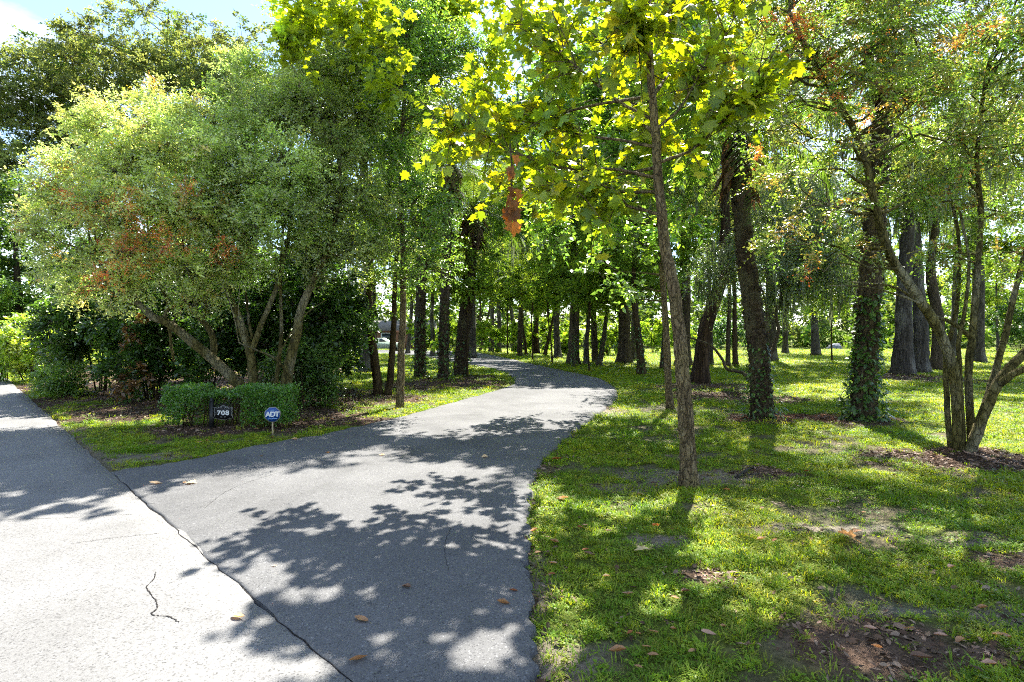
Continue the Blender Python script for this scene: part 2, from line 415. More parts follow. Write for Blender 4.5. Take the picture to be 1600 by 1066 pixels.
def edge_dist(x, y):
    d = np.full(x.shape, 1e9); sh = x.shape; x = x.ravel(); y = y.ravel(); d = d.ravel()
    for k in range(0, len(x), 40000):
        xs = x[k:k + 40000, None]; ys = y[k:k + 40000, None]
        d[k:k + 40000] = np.sqrt(((xs - DP_C[None, :, 0]) ** 2 + (ys - DP_C[None, :, 1]) ** 2).min(1))
    return d.reshape(sh)

# bare patches: (px, py, rx, ry, kind)   kinds: m mulch, s sand, k dark soil
BED = []
for px, py, rx, ry, kd in [(345, 672, 1.7, .75, 'm'), (470, 648, 1.6, 1.2, 'm'), (130, 625, 1.6, 2.2, 'm'), (60, 606, 1.6, 3.0, 'm'), (250, 640, 2.2, 2.2, 'm'), (390, 622, 3.4, 3.2, 'm'), (560, 626, 2.0, 1.5, 'm'),
                           (690, 602, 2.3, 2.3, 'm'), (745, 592, .8, 1.6, 'm'), (1192, 656, .85, .75, 'm'), (1275, 656, 1.3, .7, 'r'), (1348, 664, .9, .6, 'm'), (1130, 622, 1.5, 1.6, 'm'), (1200, 625, 1.3, 1.1, 'm'),
                           (1515, 722, 1.2, .75, 'm'), (1430, 592, 2.4, 3.0, 'm'), (1105, 605, 1.7, 1.8, 'm'), (1085, 748, .75, .45, 's'), (1010, 742, .5, .25, 's'), (1200, 742, .35, .3, 'k'),
                           (1255, 828, .75, .13, 's'), (1410, 960, .45, .10, 's'), (1570, 968, .32, .15, 's'), (1420, 1015, .52, .30, 'k'), (1300, 1010, .25, .14, 'k'), (1520, 1030, .3, .2, 'k'),
                           (855, 1045, .20, .34, 's'), (835, 900, .12, .5, 's'), (1030, 845, .25, .15, 's'), (1100, 905, .18, .15, 'k'), (240, 715, .5, .35, 's'), (930, 640, .6, 1.2, 's'), (1500, 850, .3, .12, 's'),
                           (980, 760, .4, .2, 's'), (560, 660, 2.2, .6, 'm'), (1570, 880, .3, .15, 'k'), (1045, 642, .7, .7, 's')]:
    g = G(px, py); BED.append((g[0], g[1], rx, ry, kd))
def bed_masks(x, y):
    q = fbm(x, y, 2.2, 4) - .5; q2 = fbm(x + 40, y, 9, 3) - .5
    out = {k: np.zeros(x.shape) for k in 'mskr'}
    for bx, by, rx, ry, k in BED:
        d = np.sqrt(((x - bx) / rx) ** 2 + ((y - by) / ry) ** 2) + q * 1.0 + q2 * .55
        out[k] = np.maximum(out[k], sstep(1.15, .75, d))
    # strip of litter beside the road and the understorey on the left
    rs = road_side(x, y)
    lit = sstep(-7.2, -8.2, x + (q + q2 * .5) * 1.2) * sstep(.9, 1.6, rs + q * 1.2) * sstep(34, 30, y)
    out['m'] = np.maximum(out['m'], lit)
    ed = sstep(.35, .05, rs + q * .5 + q2 * .3) * (rs > -.2)
    out['s'] = np.maximum(out['s'], ed * .8)
    return out

# ------------------------------------------------------------------ ground
def axis(lo, hi, a, b, d, g=1.12):
    v = list(np.arange(a, b + d / 2, d)); s = d
    x = b
    while x < hi: s *= g; x += s; v.append(x)
    s = d; x = a
    while x > lo: s *= g; x -= s; v.insert(0, x)
    return np.array(v)
gx = axis(-700, 700, -8, 9, .12, 1.15); gy = axis(-300, 1200, 2.0, 13, .10, 1.12)
XX, YY = np.meshgrid(gx, gy, indexing='ij')
bm_ = bed_masks(XX, YY)
ind = in_poly(XX, YY, DRIVE_POLY); ed_ = edge_dist(XX, YY); rs_ = road_side(XX, YY)
ZZ = (fbm(XX, YY, .8, 3) - .5) * .10 + (fbm(XX, YY, 5, 2) - .5) * .035 + bm_['m'] * .03
hard = np.minimum(np.where(ind, 0, ed_), np.where((rs_ < 0) & (rs_ > -7.2), 0, np.minimum(np.abs(rs_), np.abs(rs_ + 7.2))))
ZZ = np.where(hard <= 0, -.05, ZZ * sstep(0, .8, hard) + .012 * sstep(0, .3, hard))
far = sstep(70, 160, np.hypot(XX, YY)); ZZ = ZZ * (1 - far)
ZZ = ZZ + sstep(80, 260, YY) * 5.0 * sstep(-.1, .15, XX / np.maximum(YY, 1))   # field rising beyond the trees
lawn_n = fbm(XX, YY, .6, 4); lawn_f = fbm(XX, YY, 4.0, 3)
col = (A(.062, .090, .014)[None, None] * (1 - lawn_n[..., None]) + A(.110, .130, .020) * lawn_n[..., None]) * (.75 + .5 * lawn_f[..., None])
soilp = sstep(.56, .69, fbm(XX + 9, YY + 3, 1.7, 4)) * .75 * sstep(25, 10, YY)
col = col * (1 - soilp[..., None]) + A(.11, .088, .07) * soilp[..., None]
for k, c in (('s', (.17, .145, .115)), ('m', (.062, .040, .028)), ('r', (.15, .065, .035)), ('k', (.11, .072, .052))):
    mk = bm_[k][..., None]; col = col * (1 - mk) + A(*c) * mk
nx, ny = XX.shape
ii = (np.arange(nx - 1)[:, None] * ny + np.arange(ny - 1)[None]).ravel()
Fq = np.stack([ii, ii + ny, ii + ny + 1, ii + 1], -1)
m, t, o = new_mat('lawn_ground')
at = N(t, 'ShaderNodeAttribute', _attribute_name='col')
n1 = noise(t, 38, 6, .7); n2 = noise(t, 7, 4, .6); n3 = noise(t, 1.1, 3)
c = mul(t, at.outputs['Color'], ramp(t, n1, [(.3, .45), (.5, 1.0), (.72, 1.65)]))
c = mul(t, c, ramp(t, n2, [(.3, .75), (.7, 1.25)])); c = mul(t, c, ramp(t, n3, [(.3, (.88, .95, .9)), (.7, (1.15, 1.05, 1.0))]))
pb = N(t, 'ShaderNodeBsdfPrincipled', Roughness=.95); pb.inputs['Specular IOR Level'].default_value = .1
t.links.new(c, pb.inputs['Base Color']); t.links.new(bump(t, n1, .03), pb.inputs['Normal']); t.links.new(pb.outputs[0], o.inputs[0])
M_GROUND = m
ground = link('ground', mesh_np('ground', np.stack([XX, YY, ZZ], -1).reshape(-1, 3), [Fq], M_GROUND, col.reshape(-1, 3), True))
tag(ground, 'dappled park lawn with bare soil and mulch patches', 'lawn', kind='structure')
def ground_z(x, y):
    i = np.clip(np.searchsorted(gx, x) - 1, 0, nx - 2); j = np.clip(np.searchsorted(gy, y) - 1, 0, ny - 2)
    fx = np.clip((x - gx[i]) / (gx[i + 1] - gx[i]), 0, 1); fy = np.clip((y - gy[j]) / (gy[j + 1] - gy[j]), 0, 1)
    return (ZZ[i, j] * (1 - fx) + ZZ[i + 1, j] * fx) * (1 - fy) + (ZZ[i, j + 1] * (1 - fx) + ZZ[i + 1, j + 1] * fx) * fy

# ------------------------------------------------------------------ paving
def asphalt(name, base, dark, light, sp, crack=False, stain=.2):
    m, t, o = new_mat(name)
    co = coords(t)
    vo = N(t, 'ShaderNodeTexVoronoi', Scale=sp); t.links.new(co, vo.inputs['Vector'])
    g = noise(t, sp * 1.6, 3, .7); fine = noise(t, sp * .4, 5, .65); big = noise(t, .9, 5, .6)
    st = ramp(t, vo.outputs['Color'], [(.10, dark), (.30, base), (.8, base), (.97, light)])
    c = mul(t, st, ramp(t, g, [(.3, .82), (.7, 1.16)])); c = mul(t, c, ramp(t, fine, [(.32, .85), (.68, 1.12)]))
    c = mul(t, c, ramp(t, big, [(.3, 1 - stain), (.7, 1 + stain * .6)]))
    c = mul(t, c, ramp(t, noise(t, .33, 4, .6, None, 1.5), [(.36, 1 - stain), (.5, 1), (.66, 1 + stain * .5)])); c = mul(t, c, ramp(t, noise(t, 14, 3, .6), [(.27, 1 - stain * 1.6), (.36, 1)]))
    # hairline cracks
    wv = noise(t, 2.2, 4, .6); wp = N(t, 'ShaderNodeVectorMath', _operation='ADD')
    sc_ = N(t, 'ShaderNodeVectorMath', _operation='SCALE', Scale=.35); cl = N(t, 'ShaderNodeTexNoise', Scale=2.5, Detail=4); t.links.new(co, cl.inputs['Vector'])
    t.links.new(cl.outputs['Color'], sc_.inputs[0]); t.links.new(co, wp.inputs[0]); t.links.new(sc_.outputs[0], wp.inputs[1])
    v2 = N(t, 'ShaderNodeTexVoronoi', _feature='DISTANCE_TO_EDGE', Scale=.42); t.links.new(wp.outputs[0], v2.inputs['Vector'])
    line = ramp(t, v2.outputs['Distance'], [(0.0, 1), (.0035, 0)]); gate = ramp(t, noise(t, .8, 2), [(.6, 0), (.68, .5)])
    ck = mul(t, line, gate)
    c = mul(t, c, tuple(x * .25 for x in dark), 'MIX', ck)
    pb = N(t, 'ShaderNodeBsdfPrincipled', Roughness=.88); pb.inputs['Specular IOR Level'].default_value = .25
    t.links.new(c, pb.inputs['Base Color']); t.links.new(bump(t, g, .003, .6), pb.inputs['Normal']); t.links.new(pb.outputs[0], o.inputs[0])
    return m
M_DRIVE = asphalt('driveway_asphalt', (.114, .113, .112), (.048, .048, .05), (.235, .235, .235), 140, True)
M_ROAD = asphalt('road_chip_seal', (.176, .173, .168), (.08, .078, .075), (.24, .235, .23), 120, True, .16)
M_TAR = plain('dark_joint', (.022, .02, .019), .95, 0, .1, .5, 30)

NW = 71
tt = np.linspace(0, 1, NW)
Vd = DL[:, None] * (1 - tt)[None, :, None] + DR[:, None] * tt[None, :, None]
Vd[0] += (RD_N[None] * ((fbm(np.arange(NW) * .35, np.zeros(NW) + 3, 1, 4) - .5) * .07 + (fbm(np.arange(NW) * 3.7, np.zeros(NW) + 8, 1, 2) - .5) * .02)[:, None])
zt = .034 + (fbm(Vd[..., 0], Vd[..., 1], .9, 3) - .5) * .012
ramp0 = np.clip(np.linalg.norm(Vd - Vd[:1], axis=2) / .25, 0, 1); zt = zt - .011 * (1 - ramp0)
mouth = Vd[0].copy()
top = np.concatenate([Vd, zt[..., None]], -1)
lowl = top[:, :1].copy(); lowl[..., 2] = -.08; lowl[..., :2] -= acr[:, None] * .03
lowr = top[:, -1:].copy(); lowr[..., 2] = -.08; lowr[..., :2] += acr[:, None] * .03
Vd = np.concatenate([lowl, top, lowr], 1); k2 = NW + 2
low0 = Vd[:1].copy(); low0[..., 2] = -.08; Vd = np.concatenate([low0, Vd], 0)
ii = (np.arange(ND)[:, None] * k2 + np.arange(k2 - 1)[None]).ravel()
drive = link('driveway', mesh_np('driveway', Vd.reshape(-1, 3), [np.stack([ii, ii + 1, ii + k2 + 1, ii + k2], -1)], M_DRIVE))
tag(drive, 'grey asphalt driveway curving away between the trees', 'driveway', kind='structure')

s = np.concatenate([np.arange(-40, -3, 1.0), np.arange(-3, 12, .06), np.arange(12, 110, .5)])
jit = (fbm(s, np.zeros(len(s)), 2.3, 4) - .5) * .10
e0 = RD_P[None] + RD_DIR[None] * s[:, None] + RD_N[None] * jit[:, None]
wd = np.array([0, .04, .3, .8, 1.5, 2.5, 3.5, 4.5, 6.0, 6.9, 7.0])
Vr = e0[:, None] - RD_N[None, None] * wd[None, :, None]
zr = .018 + (fbm(Vr[..., 0], Vr[..., 1], .7, 3) - .5) * .014; zr[:, 0] = -.07; zr[:, -1] = -.07
Vr = np.concatenate([Vr, zr[..., None]], -1); k2 = len(wd)
ii = (np.arange(len(s) - 1)[:, None] * k2 + np.arange(k2 - 1)[None]).ravel()
road = link('road', mesh_np('road', Vr.reshape(-1, 3), [np.stack([ii, ii + 1, ii + k2 + 1, ii + k2], -1)], M_ROAD))
tag(road, 'pale worn road crossing the foreground on the left', 'road', kind='structure')

def drive_z(x, y): return .034 + (fbm(x, y, .9, 3) - .5) * .012
def road_z(x, y): return .018 + (fbm(x, y, .7, 3) - .5) * .014
def ribbon(name, pts, wid, z, mat, parent, r, rag=.5):
    pts = np.asarray(pts, float); d = nrm(np.gradient(pts, axis=0)); n_ = np.stack([-d[:, 1], d[:, 0]], -1)
    wl = wid * (1 + rag * r.normal(size=len(pts))); wr = wid * (1 + rag * r.normal(size=len(pts)))
    wl = np.clip(wl, wid * .15, None); wr = np.clip(wr, wid * .15, None); wl[[0, -1]] *= .1; wr[[0, -1]] *= .1
    zz = z(pts[:, 0], pts[:, 1]) + .0022
    V = np.stack([np.c_[pts - n_ * wl[:, None], zz], np.c_[pts + n_ * wr[:, None], zz]], 1).reshape(-1, 3)
    j = np.arange(len(pts) - 1) * 2
    return link(name, mesh_np(name, V, [np.stack([j, j + 2, j + 3, j + 1], -1)], mat), parent)
r = rg(11)
cr = [(243, 898), (240, 910), (230, 922), (236, 934), (243, 944), (246, 955), (237, 965), (250, 968), (266, 970), (280, 980)]
cp = np.repeat(np.array([G(*c)[:2] for c in cr]), 1, 0); cpd = spline(cp, 60) + r.normal(size=(60, 2)) * .0025
ribbon('crack', cpd, .0034, road_z, M_TAR, road, r)
for cr in ([(110, 855), (170, 846), (250, 838)], [(10, 815), (110, 812), (210, 806)]):
    cp = spline(np.array([G(*c)[:2] for c in cr]), 40) + r.normal(size=(40, 2)) * .004
    ribbon('crack', cp, .0018, road_z, M_TAR, road, r)
for cr in ([(320, 800), (360, 770), (430, 745), (480, 735)], [(700, 900), (695, 860), (705, 830)]):
    cp = spline(np.array([G(*c)[:2] for c in cr]), 40) + r.normal(size=(40, 2)) * .004
    ribbon('crack', cp, .0013, drive_z, M_TAR, drive, r)

ribbon('joint_line', mouth[2:-2] - RD_N[None] * .003, .0035, road_z, M_TAR, road, r, .8)

# ------------------------------------------------------------------ trees
def make_tree(name, label, base, stems, C, R, geo, bark, leaf=LEAF, cat='tree', group=None, seed=0, seg=9, limb=True, frac=1.0, mossn=0, mossL=.8, rough=.05, stem_name='trunk'):
    base = np.asarray(base, float); root = empty(name, base, label, cat, group); r = rg(seed)
    for k, (p, q) in enumerate(stems):
        mb = MB(); mb.tube(p, q, seg, rough, seed + k)
        if k == 0 and limb and C is not None: branches(mb, r, stems, C, frac=frac)
        mb.build(stem_name, bark, root, off=base, smooth=True)
    if geo is not None:
        V, Fa, c = geo
        o = link('crown', mesh_np('crown', V - base, [Fa], leaf, c), root); tag(o, kind='stuff')
    if mossn:
        V, Fa, c = moss(r, C, R, mossn, mossL); o = link('hanging_moss', mesh_np('hanging_moss', V - base, [Fa], M_MOSS, c), root); tag(o, kind='stuff')
    return root

def px_clumps(r, rows, per=1, jx=.0):
    """rows: (px, py, Y, radius_m[, flat])"""
    C = []; R = []
    for q in rows:
        C.append(P(q[0], q[1], q[2])); f = q[4] if len(q) > 4 else .85
        R.append((q[3], q[3], q[3] * f))
    return np.array(C), np.array(R)

# --- young sycamore in the foreground
r = rg(101)
SY = 6.13
tr_c = [P(1077, 762, SY), P(1071, 650, SY), P(1063, 540, SY), P(1051, 450, SY), P(1038, 380, SY), P(1030, 300, SY), P(1025, 220, SY), P(1018, 100, SY), P(1015, 0, SY), P(1008, -160, SY + .1), P(1000, -380, SY + .2), P(1005, -560, SY + .3)]
tr_c[0][2] = 0
sy_stem = stem(tr_c, .088, .018, 70, 1.5, .004, r, .8)
limbs = [[(1020, 188, 6.1), (960, 150, 6.4), (900, 100, 6.8), (855, 65, 7.2), (820, 30, 7.5)],
         [(1026, 278, 6.1), (960, 266, 6.4), (880, 262, 6.7), (815, 240, 7.0), (745, 205, 7.6), (700, 180, 7.9)],
         [(1029, 335, 6.1), (975, 320, 6.2), (930, 292, 6.3), (870, 300, 6.4)],
         [(1024, 205, 6.1), (1060, 165, 6.2), (1100, 105, 6.4), (1140, 40, 6.6), (1180, -40, 6.8)],
         [(1016, 60, 6.1), (950, 0, 6.8), (880, -30, 7.6), (830, -40, 8.3)],
         [(1020, 150, 6.1), (900, 170, 6.8), (800, 205, 7.3), (735, 225, 7.7), (680, 212, 8.1)],
         [(1027, 255, 6.1), (1080, 232, 5.9), (1140, 170, 5.7), (1185, 140, 5.6)],
         [(1018, 100, 6.1), (1000, 60, 5.7), (985, 10, 5.4)],
         [(1026, 230, 6.1), (930, 215, 6.6), (850, 200, 7.0), (790, 170, 7.6), (735, 140, 8.2)],
         [(1027, 300, 6.1), (940, 300, 6.6), (850, 295, 7.1), (780, 285, 7.5)],
         [(1025, 262, 6.1), (960, 275, 7.2), (890, 285, 8.2), (830, 295, 8.9), (780, 290, 9.3)],
         [(1019, 120, 6.1), (960, 80, 7.2), (880, 40, 8.4), (800, 30, 9.4)],
         [(1014, -40, 6.1), (960, -100, 7.2), (900, -120, 8.4)],
         [(1012, -90, 6.1), (1100, -160, 6.3), (1180, -200, 6.8)],
         [(1010, -150, 6.2), (980, -200, 6.6), (930, -260, 7.0)],
         [(1008, -200, 6.2), (980, -220, 7.6), (930, -200, 9.0)],
         [(1005, -300, 6.3), (1050, -340, 7.2), (1100, -360, 8.0)],
         [(1018, 60, 6.1), (1060, 20, 6.8), (1120, -20, 7.6)],
         [(1026, 240, 6.1), (1034, 228, 7.4), (1040, 215, 8.8)],
         [(1020, 150, 6.1), (1046, 112, 7.6), (1060, 95, 9.2)],
         [(1016, 20, 6.1), (1030, 0, 7.6), (1040, 10, 9.4)],
         [(1024, 215, 6.1), (1000, 190, 7.5), (985, 170, 8.8)]]
sroot = empty('sycamore_tree', tr_c[0], 'young sycamore with large backlit yellow-green leaves on the lawn beside the driveway', 'tree')
mb = MB(); mb.tube(*sy_stem, 14, .05, 4)
LP, LD, LN, LS = [], [], [], []
for k, l in enumerate(limbs):
    p_, q_ = stem([P(*a) for a in l], (.019 if k < 12 else .026), .005, 26, 0, .008, r)
    mb.tube(p_, q_, 7, .06, k)
    nt_ = 34 if k < 12 else 24
    for a in r.uniform(.28, 1.0, nt_):
        i = int(a * (len(p_) - 1)); st = p_[i]; d = nrm(p_[min(i + 1, len(p_) - 1)] - p_[max(i - 1, 0)])
        dv = nrm(d * .5 + r.normal(size=3) * .65 + A(0, 0, .1)); ln = r.uniform(.25, .75)
        tp = spline([st, st + dv * ln * .5 + A(0, 0, .04), st + dv * ln], 5)
        mb.tube(tp, np.linspace(.008, .003, 5), 4, cap=False)
        kk = int(r.integers(4, 9))
        pp, dd, nn, ss = twigs(r, st[None], dv[None], ln, kk, .138, .12, .8, .45)
        dd = nrm(dd + A(0, 0, -.25)); LP.append(pp); LD.append(dd); LN.append(nn); LS.append(ss)
mb.build('trunk', B_SYC, sroot, off=tr_c[0], smooth=True)
LP, LD, LN, LS = map(np.concatenate, (LP, LD, LN, LS))
keep = np.linalg.norm((LP - P(801, 300, 6.3)) / A(.25, .8, .5), axis=1) > 1      # open pocket round the dead twig
LP, LD, LN, LS = LP[keep], LD[keep], LN[keep], LS[keep]
lc = pal_pick(r, [(.095, .140, .010), (.115, .150, .010), (.07, .115, .012), (.14, .14, .010)], [4, 3, 3, 1], len(LP)) * np.exp(r.normal(size=(len(LP), 1)) * .22)
ipx = 800 + LP[:, 0] / LP[:, 1] * F_PX; ipy = H_PX - (LP[:, 2] - CAM_Z) / LP[:, 1] * F_PX
inv = (ipy > -10) & (ipx > 420) & (ipx < 1250)
app = np.where(inv, LS / LP[:, 1], 0); pick = np.argsort(-app)[:300]
# leaves that can be picked apart: objects sharing eight tinted meshes
lvar = []
for v in range(8):
    V, Fa = leaf_geo(np.zeros((1, 3)), A(1, 0, 0)[None], A(0, 0, 1)[None], np.ones(1), T_SYC)
    V = V + r.normal(size=V.shape) * A(.015, .018, .045); V[:, 2] += r.uniform(-.9, .5) * V[:, 1] ** 2 - r.uniform(0, .25) * V[:, 0] ** 2
    lvar.append(mesh_np('leaf', V, [Fa], LEAF_SYC, np.broadcast_to(lc[r.integers(len(lc))], (len(V), 3))))
from mathutils import Matrix
def place(name, me, p, d, n_, s, parent=None):
    o = bpy.data.objects.new(name, me); COL.objects.link(o)
    d = nrm(d); sd_ = nrm(np.cross(n_, d)); n2 = np.cross(d, sd_)
    M = Matrix(((d[0] * s, sd_[0] * s, n2[0] * s, p[0]), (d[1] * s, sd_[1] * s, n2[1] * s, p[1]), (d[2] * s, sd_[2] * s, n2[2] * s, p[2]), (0, 0, 0, 1)))
    o.matrix_basis = M
    if parent: o.parent = parent
    return o
for i in pick: place('leaf', lvar[i % 8], LP[i] - tr_c[0], LD[i], LN[i], float(LS[i]), sroot)
rest = np.ones(len(LP), bool); rest[pick] = False
V, Fa = leaf_geo(LP[rest], LD[rest], LN[rest], LS[rest], T_SYC)
o = link('crown', mesh_np('crown', V - tr_c[0], [Fa], LEAF_SYC, np.repeat(lc[rest], len(T_SYC[0]), 0)), sroot); tag(o, kind='stuff')
# dead orange leaves hanging from a snapped twig
mb = MB(); tw = spline([P(797, 225, 6.5), P(800, 265, 6.2), P(798, 300, 6.1), P(801, 330, 6.1)], 12); mb.tube(tw, np.linspace(.010, .005, 12), 5)
mb.build('dead_twig', B_BROWN, sroot, off=tr_c[0])
dc = [(.27, .115, .028), (.15, .07, .025), (.34, .14, .03), (.10, .05, .02)]
for k, (px, py, sz) in enumerate([(799, 250, .10), (797, 272, .12), (802, 285, .11), (798, 300, .14), (804, 308, .12), (793, 322, .17), (800, 330, .15), (806, 338, .16), (801, 350, .15), (795, 312, .10), (809, 352, .14), (794, 334, .13)]):
    V, Fa = leaf_geo(np.zeros((1, 3)), A(1, 0, 0)[None], A(0, 0, 1)[None], np.ones(1), T_SYC)
    V[:, 2] += .8 * np.abs(V[:, 1]) + r.normal(size=len(V)) * .07; V[:, 1] *= .7
    me = mesh_np('dead_leaf', V, [Fa], LEAF_DEAD, np.broadcast_to(A(*dc[k % 4]), (len(V), 3)))
    sz *= 1.15
    place('dead_leaf', me, P(px, py - 8, 5.95) + r.normal(size=3) * .03 - tr_c[0], nrm(A(r.normal() * .35, r.normal() * .35, -1)), nrm(A(r.normal() * .6, -1, .2)), sz, sroot)

# --- right: multi-stemmed myrtle with reddish sprays
r = rg(202); FY = 7.78
def fs(rows, r0, r1, flare=1.2, n=40): return stem([P(a, b, FY + (c if True else 0)) for a, b, c in rows], r0, r1, n, flare, .003, r)
fst = [fs([(1500, 712, 0), (1493, 610, 0), (1472, 530, -.1), (1432, 462, -.15), (1390, 400, -.2), (1366, 320, -.25), (1345, 232, -.3), (1300, 150, -.35), (1262, 85, -.4), (1230, 20, -.4)], .074, .026, 1.0),
       fs([(1486, 706, .15), (1480, 630, .3), (1476, 560, .4), (1492, 480, .5), (1498, 385, .6), (1482, 300, .7), (1450, 200, .8)], .042, .016, 1.05),
       fs([(1519, 711, .1), (1514, 600, .15), (1520, 520, .2), (1530, 420, .25), (1536, 330, .25), (1528, 240, .2), (1540, 120, .1)], .056, .024, 1.0),
       fs([(1513, 714, -.1), (1540, 640, -.15), (1562, 592, -.2), (1600, 550, -.25), (1650, 500, -.3), (1720, 380, -.3)], .072, .04, 1.0),
       fs([(1533, 655, -.1), (1552, 590, 0), (1576, 500, .1), (1598, 412, .2), (1620, 320, .3), (1640, 200, .3)], .05, .022, 0),
       fs([(1555, 605, -.2), (1590, 580, -.4), (1640, 560, -.6), (1720, 480, -.8)], .05, .025, 0),
       fs([(1497, 700, .05), (1500, 620, .05), (1497, 540, .1), (1508, 480, .15), (1512, 400, .3), (1500, 330, .5)], .038, .015),
       fs([(1519, 530, .2), (1490, 505, .1), (1455, 490, .3), (1400, 450, .5), (1330, 440, .7)], .032, .01, 0),
       fs([(1440, 475, -.15), (1400, 460, -.3), (1350, 448, -.5), (1290, 446, -.7)], .018, .006, 0)]
fst[0][0][0, 2] = min(fst[0][0][0, 2], -.05)
rows = []
for px, py, Y, rr in [(1180, 60, 7.2, .55), (1230, 150, 7.0, .5), (1290, 60, 7.0, .6), (1350, 120, 6.9, .6), (1420, 40, 6.8, .65), (1480, 110, 7.0, .65), (1550, 50, 7.0, .7), (1600, 140, 7.2, .7), (1660, 60, 7.3, .8),
                      (1230, 270, 7.3, .42), (1180, 220, 7.4, .35), (1300, 230, 7.2, .45), (1290, 330, 7.4, .42), (1230, 370, 7.6, .36), (1330, 400, 7.6, .4), (1270, 420, 7.6, .28), (1420, 200, 7.3, .55), (1500, 220, 7.6, .6), (1580, 240, 7.7, .65), (1440, 300, 7.8, .5), (1530, 320, 8.1, .55),
                      (1610, 340, 7.8, .6), (1460, 390, 8.3, .4), (1560, 400, 8.4, .4), (1390, 290, 8.2, .4), (1660, 260, 7.8, .8), (1680, 420, 7.4, .6), (1250, -60, 7.3, .8), (1370, -70, 7.2, .85), (1500, -80, 7.3, .9), (1640, -90, 7.4, .9), (1440, -200, 7.6, 1.0), (1580, -230, 7.6, 1.0), (1320, -180, 7.8, .9),
                      (1700, -150, 8.2, 1.1), (1380, 0, 8.6, .8), (1520, 0, 8.8, .9), (1450, 120, 9.0, .8), (1600, 150, 9.2, .9), (1760, 100, 7.6, 1.0), (1330, 320, 8.4, .35), (1150, 130, 7.6, .35), (1520, 430, 8.2, .22), (1250, 0, 8.4, .7), (1180, -20, 7.6, .65), (1230, -90, 8.0, .6), (1300, -60, 7.8, .8), (1330, -160, 7.6, .7), (1420, -110, 7.2, .8)]:
    rows.append((px, py, Y, rr, .75))
C, R = px_clumps(r, rows)
C2 = np.concatenate([C + rdir(r, len(C)) * R * .7 for _ in range(2)]); R2 = np.concatenate([R * .55] * 2)
g1 = foliage(r, np.vstack([C, C2]), np.vstack([R * .9, R2]), 11500, .24, 11, .050, [MD, LT, OL, YG, (.15, .12, .04), (.17, .065, .028), OR], [4, 4, 4, 1.6, 2, .9, .3], T_DIA, .25, .1, .7, .3)
# red-orange flushes near shoot ends
sel = r.choice(len(C), 20, replace=False)
g2 = foliage(r, C[sel] + rdir(r, 20) * R[sel] * .8, R[sel] * .42, 420, .2, 9, .036, [RD, OR, (.25, .10, .03)], [3, 2, 2], T_DIA, .1, .2, .7, .2)
make_tree('myrtle_tree', 'many-stemmed mossy tree with reddish leaf sprays at the right edge of the lawn', G(1505, 712), fst, np.vstack([C, C2]), np.vstack([R, R2]), merge([g1, g2]), B_MYRT, LEAF, 'tree', None, 202, 10, stem_name='stem')

# --- left: three crooked myrtles behind the clipped hedge
r = rg(303)
def ls(rows, r0, r1, flare=1.2, n=36): return stem([P(a, b, Y) for a, b, Y in rows], r0, r1, n, flare, .004, r)
def fill(r, rows, per=2, sh=.55):
    C, R = px_clumps(r, rows)
    C2 = np.concatenate([C + rdir(r, len(C)) * R * .75 for _ in range(per)]); R2 = np.concatenate([R * sh] * per)
    return np.vstack([C, C2]), np.vstack([R * .85, R2])
YL = 11.6
st = [ls([(415, 651, YL), (392, 618, YL), (345, 572, YL - .1), (310, 541, YL - .2), (266, 506, YL - .4), (240, 495, YL - .5), (215, 470, YL - .6), (180, 440, YL - .7), (150, 400, YL - .8)], .125, .03),
      ls([(334, 562, YL), (331, 525, YL), (312, 498, YL), (300, 485, YL), (312, 462, YL), (300, 440, YL), (290, 400, YL)], .065, .03, 0),
      ls([(255, 500, YL - .4), (262, 470, YL - .3), (240, 420, YL - .2), (230, 340, YL)], .05, .02, 0),
      ls([(262, 505, YL - .4), (266, 540, YL - .3), (272, 565, YL - .1)], .03, .02, 0)]
C, R = fill(r, [(80, 300, 11.2, .65), (60, 370, 11.0, .5), (130, 240, 11.2, .75), (120, 330, 10.8, .75), (110, 410, 10.8, .55), (180, 190, 11.4, .7), (190, 270, 10.7, .8), (190, 350, 10.5, .8), (170, 430, 10.6, .5), (240, 170, 11.6, .6), (250, 240, 10.9, .8), (260, 320, 10.4, .85), (250, 400, 10.5, .7), (300, 190, 11.8, .6),
                 (320, 270, 11.0, .8), (330, 350, 10.7, .75), (310, 430, 10.8, .5), (220, 250, 12.4, .9), (150, 300, 12.4, .9), (280, 330, 12.4, .9), (230, 450, 10.8, .4), (60, 330, 12.0, .5), (350, 410, 10.8, .5), (70, 420, 11.4, .4), (120, 460, 11.2, .4), (180, 480, 11.2, .35), (290, 470, 11.0, .35), (340, 460, 11.0, .35)])
g1 = foliage(r, C, R, 10000, .28, 10, .062, [(.225, .245, .13), (.16, .205, .06), (.19, .22, .09), (.13, .13, .05), (.16, .19, .035), (.24, .17, .08), OR], [6, 4, 4, 1.5, 1.2, 1, .3], T_DIA, .3, .3, .75, .2)
g2 = foliage(r, A([*P(120, 320, 10.3)], [*P(190, 395, 9.9)], [*P(230, 380, 9.8)], [*P(160, 440, 10.2)], [*P(350, 385, 10.2)], [*P(270, 370, 9.8)], [*P(90, 290, 10.6)], [*P(200, 330, 9.9)], [*P(290, 300, 10.0)], [*P(210, 410, 10)], [*P(335, 425, 10.3)]), np.array([.3, .34, .26, .3, .26, .3, .26, .3, .25, .26, .2]), 700, .22, 9, .042, [RD, OR, (.28, .1, .03)], [2, 2, 2], T_NARROW, .0, .3, .7, .2)
make_tree('myrtle_tree', 'crooked mossy tree leaning left with grey-green crown flecked orange beside the road', st[0][0][0] * A(1, 1, 0), st, C, R, merge([g1, g2]), B_MYRT, LEAF, 'tree', None, 303, 9, stem_name='stem')
r = rg(304)
